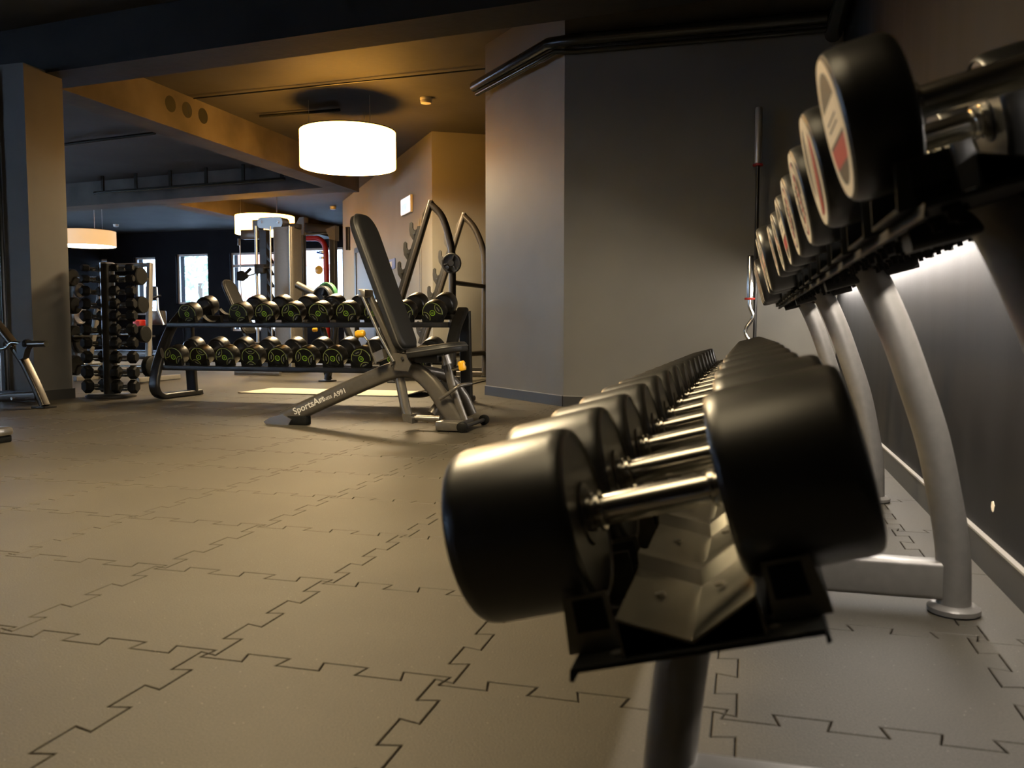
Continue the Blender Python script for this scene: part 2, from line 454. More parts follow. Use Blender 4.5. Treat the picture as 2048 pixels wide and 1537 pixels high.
# ---- pipes under the ceiling
ZP = 2.915
pm = MB(); off = 0.06
path = [(CH1[0] - .10, CH1[1] - .02, ZP), (CH0[0] - .06, CH0[1] - off * 1.4, ZP), (CH0[0] + .1, YB - off, ZP), (XW - .12, YB - off, ZP)]
pm.tube(path[:1] + [(CH0[0] - .12, CH0[1] - .02, ZP)] + path[2:], 0.05, seg=14)
pp = struct('ceiling_pipe', pm, 'pipe', 40, label='black pipe along the top of the end wall')
pm = MB(); pm.tube([(CH1[0] - .06, CH1[1] - .07, ZP - .08), (CH0[0] - .06, CH0[1] - .08, ZP - .085), (CH0[0] + .1, YB - .04, ZP - .085), (XW, YB - .04, ZP - .085)], 0.022, seg=10)
pm.build('thin_pipe', 'pipe', pp, 40)
pm = MB(); pm.tube([(XW - .075, YB - .02, 2.80), (XW - .075, 0.4, 2.80)], 0.06, seg=14)
struct('wall_pipe', pm, 'pipe', 40, label='black pipe running along the top of the side wall')
for nm, a, b, r in (('conduit_pipe', (-5.9, 9.56), (-4.8, 9.54), .018), ('conduit_pipe', (-9.6, 10.25), (-7.76, 9.98), .022), ('conduit_pipe', (-6.2, 8.66), (-2.5, 8.47), .008)):
    pm = MB(); pm.tube([(*a, ZC - r - .02), (*b, ZC - r - .02)], r, seg=8); struct(nm, pm, 'pipe', 40)
pm = MB()
p0, p1 = (-11.2, 12.75, 3.02), (-7.2, 12.35, 3.02)
pm.tube([p0, p1], .025, seg=8)
for k in range(6):
    x = -11 + k * .75; pm.box((x, 12.75 - (x + 11.2) * .1, 3.16), (.05, .03, .28))
struct('hung_pipe', pm, 'pipe', 40)
# ---- pillar
pmb = MB(); pmb.box((-6.18, 6.265, 1.45), (.36, .43, 2.9)); pil = struct('pillar', pmb, 'pillar', label='square painted pillar')
bb = MB(); bb.box((-6.18, 6.265, .045), (.39, .46, .09)); bb.build('pillar_base', 'baseboard', pil, 0)
pm = MB(); pm.tube([(-6.27, 6.02, .1), (-6.27, 6.02, 2.85)], .018, seg=8); pm.build('conduit', 'pipe', pil, 40)
# ---- far wall with windows
WZ0 = 1.30; WZT = 2.68
def wx(px): return at(px, 560, YF).x
wins = [(wx(268), wx(311), 1.0, 2.62), (wx(352), wx(416), WZ0, WZT), (wx(460), wx(556), 0.55, WZT), (wx(588), wx(686), 1.0, 2.75), (wx(150), wx(215), 1.0, 2.6)]
wins.sort()
xs = [XL] + [v for w in wins for v in w[:2]] + [-4.9]
fw = MB()
def slab(x0, x1, z0, z1): fw.box(((x0 + x1) / 2, YF + .2, (z0 + z1) / 2), (x1 - x0, .4, z1 - z0))
for k in range(0, len(xs), 2): slab(xs[k], xs[k + 1], 0, ZC)
for x0, x1, z0, z1 in wins: slab(x0, x1, 0, z0); slab(x0, x1, z1, ZC)
struct('wall_far', fw, 'wall_dark', label='dark far wall with a row of windows')
def window(k, x0, x1, z0, z1, transom=None, axis='x', pos=None):
    r = bpy.data.objects.new('window_%d' % k, None); col.objects.link(r); r['kind'] = 'structure'
    r['label'] = 'bright window in the far wall' if axis == 'x' else 'window in the left wall'
    y = (YF + .12) if axis == 'x' else pos
    t = .055
    def bx(a0, a1, b0, b1, m, nm, th=.06):
        mb = MB()
        if axis == 'x': mb.box(((a0 + a1) / 2, y, (b0 + b1) / 2), (a1 - a0, th, b1 - b0))
        else: mb.box((y, (a0 + a1) / 2, (b0 + b1) / 2), (th, a1 - a0, b1 - b0))
        return mb.build(nm, m, r, 0)
    bx(x0, x0 + t, z0, z1, 'winframe', 'frame_side'); bx(x1 - t, x1, z0, z1, 'winframe', 'frame_side')
    bx(x0 + t, x1 - t, z0, z0 + t, 'winframe', 'frame_bottom'); bx(x0 + t, x1 - t, z1 - t, z1, 'winframe', 'frame_top')
    zz = [z0 + t, z1 - t]
    if transom: bx(x0 + t, x1 - t, transom - .035, transom + .035, 'winframe', 'transom'); zz = [z0 + t, transom - .035, transom + .035, z1 - t]
    for q in range(0, len(zz), 2): bx(x0 + t, x1 - t, zz[q], zz[q + 1], 'glass', 'pane', .006)
for k, w in enumerate(wins): window(k + 1, *w, transom=(2.33 if abs(w[1] - wx(556)) < .05 else None))
# ---- left wall and the wall behind the camera, both with windows (out of frame; the daylight on pillar and ceiling)
lw = MB(); ys = [(8.5, 11.5), (13.5, 17.5)]
prev = YN
for a, b in ys:
    lw.box((XL - .2, (prev + a) / 2, ZC / 2), (.4, a - prev, ZC)); lw.box((XL - .2, (a + b) / 2, .45), (.4, b - a, .9)); lw.box((XL - .2, (a + b) / 2, 3.05), (.4, b - a, .5)); prev = b
lw.box((XL - .2, (prev + YF) / 2, ZC / 2), (.4, YF - prev, ZC))
struct('wall_left', lw, 'wall_dark')
for k, (a, b) in enumerate(ys): window(k + 6, a, b, .9, 2.8, axis='y', pos=XL - .12)
lw = MB(); prev = XL; xs_ = [(-17.6, -14.9), (-14.4, -11.7)]
for a, b in xs_:
    lw.box(((prev + a) / 2, YN - .2, ZC / 2), (a - prev, .4, ZC)); lw.box(((a + b) / 2, YN - .2, .45), (b - a, .4, .9)); lw.box(((a + b) / 2, YN - .2, 3.05), (b - a, .4, .5)); prev = b
lw.box(((prev + XW) / 2, YN - .2, ZC / 2), (XW - prev, .4, ZC))
struct('wall_front', lw, 'wall_dark')
YF_ = YF; YF = YN - .24
for k, (a, b) in enumerate(xs_): window(k + 8, a, b, .9, 2.8)
YF = YF_
# ---- outdoors
gr = MB(); gr.box((-12, 50, -.5), (120, 58, .1)); struct('outdoor_ground', gr, 'bounce_ground')  # ground made pale to bounce daylight up through the windows onto the ceiling

# ================================================================== LAMPS OF THE ROOM
def drum_lamp(label, x, y, z0, z1, dia, m_side, m_bot, recess=.012, group='drum ceiling lamps'):
    t = thing('drum_lamp', label, 'lamp', (x, y, z0), group, world=True)
    r = dia / 2; up = Matrix.Translation((x, y, z0)) @ Matrix.Rotation(R(-90), 4, 'Y'); h = z1 - z0
    vv = []; ff = []; n = 48
    for rr, zz in ((r, 0), (r, h), (r - .006, h), (r - .006, 0)):
        for k in range(n): vv.append((x + rr * math.cos(2 * math.pi * k / n), y + rr * math.sin(2 * math.pi * k / n), z0 + zz))
    for q in range(4):
        for k in range(n): ff.append((q * n + k, q * n + (k + 1) % n, ((q + 1) % 4) * n + (k + 1) % n, ((q + 1) % 4) * n + k))
    MB().add(vv, ff).build('lamp_shade', m_side, t, 40)
    MB().lathe([(r - .01, recess), (r - .01, recess + .006)], up, n).build('diffuser', m_bot, t, 40)
    MB().lathe([(r + .002, h), (r + .002, h + .012)], up, n).build('top_cover', 'lamp_top', t, 40)
    for k in range(3):
        a = R(90 + 120 * k); cx_, cy_ = x + r * .8 * math.cos(a), y + r * .8 * math.sin(a)
        MB().tube([(cx_, cy_, z1), (cx_, cy_, ZC)], .003, seg=5).build('hanging_wire', 'silver', t, 0)
    return t
drum_lamp('large glowing drum lamp hanging over the two-tier dumbbell rack', -4.62, 9.38, 2.54, 2.95, 1.12, 'shade', 'diffuser', .09)
drum_lamp('drum lamp with a dim cream shade beside the pillar', -13.3, 14.9, 2.33, 2.64, 1.1, 'shade_dim', 'diffuser_low')
drum_lamp('glowing drum lamp behind the cable tower', -9.13, 14.9, 2.46, 2.80, 1.12, 'shade', 'diffuser_low')
drum_lamp('drum lamp with a dim cream shade over the open floor before the bench', -2.05, 2.95, 2.54, 2.9, 1.12, 'shade_dim', 'diffuser_near', .24)
drum_lamp('drum lamp with a dim cream shade over the near end of the wall rack', -0.9, 0.8, 2.54, 2.9, 1.12, 'shade_dim', 'diffuser_soft')
# LED batten on the side wall behind the upper tier
lt = thing('wall_light', 'slim light batten on the side wall behind the upper dumbbell tier', 'light', (XW - .03, 2.9, 1.0), world=True)
MB().box((.505, 3.785, .962), (.10, 5.67, .03), bev=.004).build('housing', 'frame_dark', lt)
for y_ in (1.2, 2.9, 4.6, 6.3): MB().box((.572, y_, .962), (.11, .03, .02), bev=.003).build('wall_bracket', 'frame_dark', lt)
MB().tube([(.505, .97, .935), (.505, 6.6, .935)], .012, seg=10).build('light_tube', 'led', lt)

# ================================================================== DUMBBELLS
def head_mesh(D, L, m='rubber'):
    mb = MB(); h = D / 2
    prof = [(.002, .0), (h * .90, .0), (h * .95, .002), (h * .985, .008), (h, .018), (h, L - .018), (h * .985, L - .007), (h * .955, L - .002),
            (h * .92, L), (h * .90, L - .003), (h * .36, L - .003), (h * .34, L), (h * .26, L + .001), (.002, L + .001)]
    return mb.lathe(prof, None, 40)
def chord(r, z0, z1, n=8):
    """slice of a disc of radius r between heights z0 and z1 (local YZ)"""
    z0 = max(z0, -r + 1e-4); z1 = min(z1, r - 1e-4)
    right = []; left = []
    for k in range(n + 1):
        z = z0 + (z1 - z0) * k / n; w = math.sqrt(max(0, r * r - z * z)); right.append((w, z)); left.append((-w, z))
    return right + left[::-1]
def flat(mb, poly, d, T=None):
    return mb.add([(d, y, z) for y, z in poly], [tuple(range(len(poly)))], T)
def label_parts(root_head, D, variant, flip):
    """printed disc on the outer face of a head; the head's own x axis runs inward"""
    r = D / 2
    f = -1.0
    def put(name, m, fn):
        mb = MB(); fn(mb); o = mb.build(name, m, root_head, 0); return o
    put('label_ring', 'cream', lambda mb: ring(r * .735, r * .90, f * .0006, None, mb))
    put('label_disc', 'olive', lambda mb: flat(mb, chord(r * .74, -r, r, 20), f * .0004))
    if variant == 'band':
        put('label_band', 'cream', lambda mb: flat(mb, chord(r * .735, -r * .12, r * .33), f * .0008))
        def lines(mb):
            for z in (.12, .02): flat(mb, [(-r * .45, r * z), (r * .45, r * z), (r * .45, r * (z + .035)), (-r * .45, r * (z + .035))], f * .0011)
        put('printed_lines', 'olive', lines)['kind'] = 'stuff'
        put('label_red_band', 'red', lambda mb: flat(mb, chord(r * .73, -r * .46, -r * .17), f * .0008))
    else:
        put('label_red_band', 'red', lambda mb: flat(mb, chord(r * .735, -r * .16, r * .16), f * .0008))
        def marks(mb):
            for k in range(26):
                if k % 13 in (0, 12): continue
                a = 2 * math.pi * k / 26; q = Matrix.Rotation(a, 4, 'X')
                w = r * (.035 + .02 * ((k * 7) % 3)); flat(mb, [(-w, r * .5), (w, r * .5), (w, r * .66), (-w, r * .66)], f * .0010, q)
        put('label_lettering', 'cream', marks)['kind'] = 'stuff'
        def nums(mb):
            for k in (-2, -1, 0, 1, 2): flat(mb, [(r * (k * .16 - .05), -r * .1), (r * (k * .16 + .05), -r * .1), (r * (k * .16 + .05), r * .1), (r * (k * .16 - .05), r * .1)], f * .0012)
        put('label_digits', 'cream', nums)['kind'] = 'stuff'
def dumbbell(D, L, gap, hr, variant, name='dumbbell'):
    t = thing(name, 'x', 'dumbbell')
    for s in (-1, 1):
        hd = head_mesh(D, L).build('dumbbell_head', 'rubber', t)
        if s < 0: hd.location = (-(gap / 2 + L), 0, 0)
        else: hd.location = (gap / 2 + L, 0, 0); hd.rotation_euler = (0, 0, R(180))
        label_parts(hd, D, variant, s)
    hb = MB(); g = gap / 2
    prof = [(hr, -g + .016), (hr * 1.02, 0), (hr, g - .016)]
    hb.lathe([(hr * .97, -g + .014), (hr, -g + .02), (hr * 1.03, 0), (hr, g - .02), (hr * .97, g - .014)], None, 24)
    hb.build('handle', 'chrome', t)
    for s in (-1, 1):
        cb = MB(); c0 = s * (g - .008)
        cb.lathe([(hr * 1.0, c0 - .008), (hr * 1.22, c0 - .006), (hr * 1.22, c0 - .001), (hr * 1.02, c0), (hr * 1.02, c0 + .002), (hr * 1.28, c0 + .003), (hr * 1.28, c0 + .008)], None, 24)
        cb.build('collar', 'chrome', t)
    return t
TILT = R(15)
def place(o, p, roll, rotz=0, tilt=TILT, s=None):
    m = Matrix.Rotation(rotz, 4, 'Z') @ Matrix.Rotation(-tilt, 4, 'Y') @ Matrix.Rotation(roll, 4, 'X')
    o.location = p; o.rotation_euler = m.to_euler()
    if s: o.scale = s
used = set()
def take(proto):
    if proto.name not in used:
        used.add(proto.name); remember(proto); return proto
    return copy_tree(proto)
PITCHY, Y0 = 0.245, 0.95
low = dumbbell(.205, .142, .154, .0178, 'text')
for i in range(16):
    o = take(low); k = 1.0 if i < 2 else (0.965 - .008 * i)
    zc = .459 + min(.014, .003 * i)
    place(o, (-.098 + (.0 if i < 2 else -.004), Y0 + i * PITCHY, zc), R(37 * i % 180), s=(k if i >= 2 else 1, min(1, k + .01), min(1, k + .01)))
    tag(o, ('largest black round-headed dumbbell, nearest on the lower tier of the wall rack' if i == 0 else
            'black round-headed dumbbell, %s from the front on the lower tier of the wall rack' % ORD[i]), 'dumbbell', 'dumbbells on the lower tier of the wall rack')
upA = dumbbell(.158, .066, .140, .0165, 'band')
upB = dumbbell(.158, .066, .140, .0165, 'text')
hv = dumbbell(.198, .105, .140, .0175, 'text')
ui = 0
for i, kind in [(0, 'A'), (1, 'A2'), (2, 'B'), (3, 'B'), (4, 'A2'), (5, 'B'), (6, 'B'), (7, 'H'), (8, 'H'), (12, 'H'), (13, 'H'), (14, 'H')]:
    Y = Y0 + i * PITCHY
    if kind == 'H': o = take(hv); place(o, (.205, Y, .893), R(25 * i))
    elif kind[0] == 'A':
        o = take(upA); place(o, (.212 - .004 * i, Y, .888), R(0 if kind == 'A' else -82 + 20 * i))
    else: o = take(upB); place(o, (.212 - .004 * i, Y, .888), R(40 * i), s=(1, 1 - .02 * (i - 3), 1 - .02 * (i - 3)))
    if i == 0: lb = 'cream-ringed black dumbbell with a red band, nearest on the upper wall rack tier'
    elif kind == 'H': lb = 'wide heavy black dumbbell, %s from the front on the upper tier of the wall rack' % ORD[ui]
    else: lb = 'cream-ringed black dumbbell, %s from the front on the upper tier of the wall rack' % ORD[ui]
    tag(o, lb, 'dumbbell', 'dumbbells on the upper tier of the wall rack'); ui += 1

# ================================================================== THE WALL RACK (two units end to end)
A_ = Vector((math.cos(TILT), 0, math.sin(TILT))); N_ = Vector((-math.sin(TILT), 0, math.cos(TILT)))
def tl(c, a, n, y): return Vector((c[0], 0, c[1])) + A_ * a + N_ * n + Vector((0, y, 0))
def plate_on(mb, c, pts, y0, y1, th):
    """open polyline (a, n) extruded along Y as a sheet of thickness th"""
    k = len(pts); nn = []
    for i in range(k):
        a = Vector(pts[max(i - 1, 0)]); b = Vector(pts[min(i + 1, k - 1)]); e = (b - a).normalized(); nn.append(Vector((-e.y, e.x)))
    vv = []
    for y in (y0, y1):
        for (a, n), e in zip(pts, nn): vv.append(tl(c, a, n, y))
        for (a, n), e in zip(pts, nn): vv.append(tl(c, a - e.x * th, n - e.y * th, y))
    ff = []
    o2 = 2 * k
    for i in range(k - 1):
        ff += [(i, i + 1, o2 + i + 1, o2 + i), (k + i, k + i + 1, o2 + k + i + 1, o2 + k + i), (i, i + 1, k + i + 1, k + i), (o2 + i, o2 + i + 1, o2 + k + i + 1, o2 + k + i)]
    ff += [(0, k, o2 + k, o2), (k - 1, 2 * k - 1, o2 + 2 * k - 1, o2 + k - 1)]
    mb.add(vv, ff)
LC, UC = (-.098, .459), (.210, .888)           # dumbbell axis centres of the tiers
POST = [(.235, .800), (.268, .758), (.319, .644), (.364, .519), (.404, .395), (.434, .259), (.453, .145), (.459, .012)]
def saddles(root, c, tn, ac, ys, half, lift, m='steel'):
    """one saddle per dumbbell: a folded channel under the handle and a cradle plate under each head"""
    for Y in ys:
        mb = MB()
        prof = [(ac - half - .003, tn), (ac - half, tn + lift), (ac, tn + .006), (ac + half, tn + lift), (ac + half + .003, tn)]
        plate_on(mb, c, prof, Y - .118, Y + .066, .003)
        p2 = [(a, n + (.014 if 0 < i < 4 else 0)) for i, (a, n) in enumerate(prof)]
        k = len(prof); vv = []
        for y, pr in ((Y + .066, prof), (Y + .088, p2), (Y + .112, p2), (Y + .124, prof)):
            vv += [tl(c, a, n, y) for a, n in pr]
        mb.add(vv, [(q * k + i, q * k + i + 1, (q + 1) * k + i + 1, (q + 1) * k + i) for q in range(3) for i in range(k - 1)])
        sd = mb.build('saddle', m, root, 25)
        bolts = MB()
        for a in (ac - half * .55, ac + half * .4):
            q = tl(c, a, tn + lift * .55 + .003, Y - .01)
            bolts.lathe([(.006, 0), (.006, .003)], Matrix.Translation(q) @ Matrix.Rotation(-TILT, 4, 'Y') @ Matrix.Rotation(R(-90), 4, 'Y'), 8)
        bolts.build('rivets', 'chrome', sd, 0)['kind'] = 'stuff'
        for s in (-1, 1):
            a0 = ac + s * (half + .010); a1 = ac + s * (half + .066)
            cb = MB(); Tm = Matrix.Translation((c[0], Y - .085, c[1])) @ Matrix.Rotation(-TILT, 4, 'Y')
            top = tn + lift * 1.5
            cb.prism([(a0, tn), (a1, tn), (a1 - s * .008, top), (a0, top)], 0, .004, Tm)
            cb.prism([(a0, tn), (a1, tn), (a1 - s * .008, top), (a0, top)], .166, .170, Tm)
            cb.prism([(a0, tn), (a1, tn), (a1, tn + .004), (a0, tn + .004)], .004, .166, Tm)
            cr = cb.build('cradle', m, root, 25)
            rb = MB(); rb.prism([(a0 + s * .006, tn + lift * .55), (a1 - s * .016, tn + lift * .55), (a1 - s * .018, tn + lift * 1.38), (a0 + s * .006, tn + lift * 1.38)], -.003, .0, Tm)
            rb.build('rubber_pad', 'rubber_soft', cr, 25)
def rack_unit(label, y0, y1, frames, ys):
    t = thing('dumbbell_rack', label, 'dumbbell rack', (.2, (y0 + y1) / 2, 0), 'wall dumbbell racks', world=True)
    # trays
    for nm, c, tn, a0, a1 in (('lower_tray', LC, -.130, -.112, .145), ('upper_tray', UC, -.108, -.100, .140)):
        mb = MB(); plate_on(mb, c, [(a0, tn - .012), (a0 + .004, tn), (a1 - .004, tn), (a1, tn - .012)], y0, y1, .005)
        tr = mb.build(nm, 'tray', t, 25)
        ho = MB()
        for Y in ys:
            for a in (a0 + .05, a1 - .05):
                for dy in (-.1, -.07):
                    ho.lathe([(.007, 0), (.007, .002)], Matrix.Translation(tl(c, a, tn + .0005, Y + dy)) @ Matrix.Rotation(-TILT, 4, 'Y') @ Matrix.Rotation(R(-90), 4, 'Y'), 10)
        ho.build('bolt_heads', 'silver', tr, 0)['kind'] = 'stuff'
        if nm == 'upper_tray':
            un = MB()
            for k in range(int((y1 - y0) / .06)):
                yy = y0 + .03 + k * .06
                for a in (-.07, .02, .11):
                    un.lathe([(.009, 0), (.009, .006), (.005, .006), (.005, .016)], Matrix.Translation(tl(c, a + .01 * ((k * 5) % 3), tn - .005, yy)) @ Matrix.Rotation(-TILT, 4, 'Y') @ Matrix.Rotation(R(90), 4, 'Y'), 6)
            un.build('underside_nuts', 'tray', tr, 0)['kind'] = 'stuff'
    saddles(t, LC, -.129, .018, ys, .069, .040)
    saddles(t, UC, -.107, .012, ys, .058, .030, 'tray')
    # frames
    for Y in frames:
        MB().tube(sm([(x, Y, z) for x, z in POST], 5), .037, up=(0, 1, 0), seg=16).build('rear_post', 'frame_rack', t, 40)
        MB().tube(sm([(-.054, Y, .335), (-.072, Y, .25), (-.086, Y, .115), (-.092, Y, .012)], 4), .032, up=(0, 1, 0), seg=16).build('front_leg', 'frame_rack', t, 40)
        MB().sweep([(-.075, Y, .076), (.43, Y, .076)], rrect(.055, .088, .012), (0, 0, 1)).build('base_beam', 'frame_rack', t, 40)
        MB().sweep([tl(UC, -.08, -.125, Y), tl(UC, .12, -.125, Y)], rrect(.05, .03, .008), (0, 0, 1)).build('tray_bracket', 'frame_dark', t, 40)
        for x in (.459, -.092):
            MB().lathe([(.05, 0), (.056, .004), (.056, .014), (.046, .022), (.036, .022)], Matrix.Translation((x, Y, 0.0)) @ Matrix.Rotation(R(-90), 4, 'Y'), 24).build('foot', 'frame_rack', t, 40)
    return t
ysl = [Y0 + i * PITCHY for i in range(16)]
rack_unit('two-tier dumbbell rack unit nearest the camera along the side wall', .825, 2.78, (1.04, 2.112), ysl[:8])
rack_unit('farther two-tier dumbbell rack unit along the side wall', 2.79, 4.80, (3.41, 4.48), ysl[8:])

# ================================================================== BARS STANDING BY THE END WALL
def long_bar(name, label, p, top, knurl=True):
    t = thing(name, label, 'barbell', (p[0], p[1], 0), 'bars standing by the end wall', world=True)
    x, y = p; up = lambda z: Matrix.Translation((x, y, z)) @ Matrix.Rotation(R(-90), 4, 'Y')
    MB().lathe([(.014, .46), (.014, top - .42)], up(0), 14).build('shaft', 'frame_dark', t, 40)
    for z in (.12, top - .415):
        MB().lathe([(.025, 0), (.026, .01), (.026, .405), (.022, .415)], up(z), 18).build('sleeve', 'sleeve', t, 40)
    MB().lathe([(.036, 0), (.038, .004), (.038, .014), (.03, .018)], up(top - .43), 18).build('collar', 'red', t, 40, label='red collar ring')
    MB().lathe([(.036, 0), (.038, .004), (.038, .014), (.03, .018)], up(.53), 18).build('collar', 'red', t, 40, label='red collar ring')
    return t
long_bar('olympic_barbell', 'long straight barbell standing upright against the end wall', (.035, 6.72), 2.28)
t = thing('curl_bar', 'short zigzag curl bar standing upright beside the long barbell', 'barbell', (-.005, 6.5, 0), 'bars standing by the end wall', world=True)
bx_, by_ = -.005, 6.5
MB().tube(sm([(bx_, by_, .30), (bx_, by_, .42), (bx_ + .03, by_, .50), (bx_ - .03, by_, .62), (bx_ + .025, by_, .72), (bx_, by_, .80), (bx_, by_, .86)], 4), .014, up=(0, 1, 0), seg=12).build('shaft', 'chrome', t, 40)
for z in (.12, .86):
    MB().lathe([(.025, 0), (.026, .01), (.026, .3), (.022, .31)], Matrix.Translation((bx_, by_, z)) @ Matrix.Rotation(R(-90), 4, 'Y'), 18).build('sleeve', 'chrome', t, 40)
MB().lathe([(.036, 0), (.038, .004), (.038, .014)], Matrix.Translation((bx_, by_, .85)) @ Matrix.Rotation(R(-90), 4, 'Y'), 18).build('collar', 'red', t, 40)
t = thing('bar_holder', 'low steel holder for upright bars by the end wall', 'bar holder', (.02, 6.6, 0), world=True)
MB().box((.02, 6.62, .01), (.24, .42, .02), bev=.004).build('base_plate', 'frame_dark', t)
for x, y in ((.035, 6.72), (-.005, 6.5)):
    mb = MB(); n = 20; vv = []; ff = []
    for rr, zz in ((.034, .02), (.034, .24), (.029, .24), (.029, .02)):
        for k in range(n): vv.append((x + rr * math.cos(2 * math.pi * k / n), y + rr * math.sin(2 * math.pi * k / n), zz))
    for q in range(4):
        for k in range(n): ff.append((q * n + k, q * n + (k + 1) % n, ((q + 1) % 4) * n + (k + 1) % n, ((q + 1) % 4) * n + k))
    mb.add(vv, ff); mb.build('socket', 'frame_dark', t, 40)

# ================================================================== ADJUSTABLE BENCH
BY = 5.1
bn = thing('adjustable_bench', 'adjustable weight bench with raised black back pad and taupe arched frame', 'weight bench', (-2.4, BY, 0), world=True)
def bp(x, y, dy=0.0):
    p = at(x, y, BY); p.y += dy; return p
spine = [bp(568, 838), bp(650, 800), bp(740, 760), bp(790, 741), bp(830, 742), bp(862, 768), bp(890, 808), bp(914, 846)]
sp = sm(spine, 6)
MB().sweep(sp, rrect(.064, .112, .03), (0, 0, 1)).build('arched_spine', 'frame', bn, 45)
fp = [bp(540, 856), bp(535, 842), bp(548, 834), bp(572, 828), bp(590, 838), bp(584, 852), bp(568, 858)]
MB().prism([(p.x, max(.0, p.z)) for p in fp], BY - .05, BY + .05).build('front_foot', 'silver', bn, 30, label='polished end cap')
MB().box((-2.90, BY, .03), (.15, .075, .06), bev=.008).build('rubber_foot', 'rubber_soft', bn)
# second arched leg on the far side
leg2 = [bp(838, 742, .05), bp(872, 757, .2), bp(898, 797, .27), bp(914, 838, .30)]
MB().tube(sm(leg2, 6), .036, up=(0, 1, 0), seg=14).build('rear_leg', 'frame', bn, 40)
MB().tube([bp(795, 748, .02), bp(812, 810, -.02), bp(821, 838, -.03)], .032, up=(0, 1, 0), seg=14).build('centre_leg', 'frame', bn, 40)
fpl = [bp(812, 826), bp(830, 828), bp(833, 846), bp(814, 840)]
MB().prism([(p.x, p.z) for p in fpl], BY - .07, BY + .02).build('leg_bracket', 'frame', bn, 30)
MB().tube([bp(826, 836), bp(880, 838)], .018, up=(0, 1, 0), seg=10).build('floor_link', 'silver', bn, 40)
MB().tube([bp(872, 790, .2), bp(852, 832, .1)], .03, up=(0, 1, 0), seg=12).build('diagonal_leg', 'frame', bn, 40)
MB().box((-1.80, BY + .02, .035), (.16, .30, .06), bev=.012).build('rear_foot', 'frame', bn)
for dy in (-.13, .32):
    MB().lathe([(.025, -.018), (.034, -.012), (.034, .012), (.025, .018)], Matrix.Translation((-1.70, BY + dy, .034)) @ Matrix.Rotation(R(90), 4, 'Z'), 20).build('wheel', 'rubber_soft', bn, 40)
MB().tube([(-1.70, BY - .13, .034), (-1.70, BY + .32, .034)], .014, up=(0, 0, 1), seg=8).build('wheel_axle', 'frame_dark', bn, 40)
# back pad: a long rounded board
pb, pt = bp(812, 700), bp(716, 432)
ax = (pt - pb).normalized(); nr = Vector((ax.z, 0, -ax.x))           # nr points to the user's side (+x, up)
Lp = (pt - pb).length
def pad(name, mats, c0, ax, nr, L, w, th, parent, taper=1.0):
    out = []; r = w * .42
    n = 8
    for k in range(n + 1): a = R(180 + 90 * k / n); out.append((r * .5 + r * .5 * math.cos(a), -w / 2 * taper + r + r * math.sin(a)))
    o1 = []
    prof = []
    rr = w * .40
    for cx_, cy_, a0, ww in ((L - rr, w / 2 - rr, 0, 1), (rr * .5, w / 2 * taper - rr * .5, 90, .5), (rr * .5, -w / 2 * taper + rr * .5, 180, .5), (L - rr, -w / 2 + rr, 270, 1)):
        for k in range(n + 1):
            a = R(a0 + 90 * k / n); prof.append((cx_ + rr * ww * math.cos(a), cy_ + rr * ww * math.sin(a)))
    lv = [(0, .96), (th * .12, 1.0), (th * .55, 1.0), (th * .82, .975), (th * .97, .90), (th, .80)]
    vv = []; m = len(prof); Y = Vector((0, 1, 0)); cen = Vector((L / 2, 0))
    for h, s in lv:
        for a, b in prof:
            da = (a - L / 2); ins = (1 - s) * w / 2
            aa = L / 2 + math.copysign(max(0, abs(da) - ins), da); bb = b * s
            vv.append(c0 + ax * aa + Y * bb + nr * h)
    ff = [(q * m + i, q * m + (i + 1) % m, (q + 1) * m + (i + 1) % m, (q + 1) * m + i) for q in range(len(lv) - 1) for i in range(m)]
    ff += [tuple(range(m))[::-1], tuple((len(lv) - 1) * m + i for i in range(m))]
    o = MB().add(vv, ff).build(name, mats, parent, 50)
    # piping round the edge
    pv = [vv[m * 2 + i] for i in range(m)]; pv.append(pv[0])
    e = MB().tube(pv, .005, up=nr, seg=6, caps=False)
    if parent.get('_w'): e.v = [p - world_of(parent) for p in e.v]
    eo = bpy.data.objects.new('piping', e.mesh('piping', 'vinyl_edge')); col.objects.link(eo); eo.parent = o
    return o
pad('back_pad', 'vinyl', pb - nr * .02, ax, nr, Lp, .30, .068, bn, .9)
sb, st = bp(822, 706), bp(930, 691)
ax2 = (st - sb).normalized(); nr2 = Vector((-ax2.z, 0, ax2.x))
if nr2.z < 0: nr2 = -nr2
pad('seat_pad', 'vinyl', sb - nr2 * .035, ax2, nr2, (st - sb).length, .30, .062, bn, .85)
# support under the back pad
MB().sweep([bp(738, 590), bp(774, 668), bp(806, 738)], rrect(.04, .05, .012), (0, 1, 0)).build('back_support', 'frame', bn, 40)
MB().sweep([bp(736, 588, -.10), bp(771, 668, -.10), bp(800, 722, -.10)], rrect(.018, .022, .005), (0, 1, 0)).build('adjuster_bar', 'silver', bn, 40)
MB().box(bp(738, 588, -.05), (.05, .13, .05), bev=.008).build('hinge_block', 'silver', bn)
g = [bp(796, 706), bp(822, 708), bp(832, 728), bp(826, 742), bp(800, 740), bp(790, 724)]
MB().prism([(p.x, p.z) for p in g], BY - .085, BY - .07).build('pivot_plate', 'frame', bn, 20)
MB().prism([(p.x, p.z) for p in g], BY + .07, BY + .085).build('pivot_plate', 'frame', bn, 20)
for q in ((816, 716), (797, 731)):
    MB().lathe([(.011, -.006), (.011, 0), (.007, .003)], Matrix.Translation(bp(*q, -.09)) @ Matrix.Rotation(R(90), 4, 'Z'), 10).build('bolt', 'chrome', bn, 30)
hk = [bp(760, 706), bp(778, 698), bp(782, 716), bp(765, 724)]
MB().prism([(p.x, p.z) for p in hk], BY - .11, BY - .05).build('adjuster_block', 'silver', bn, 20)
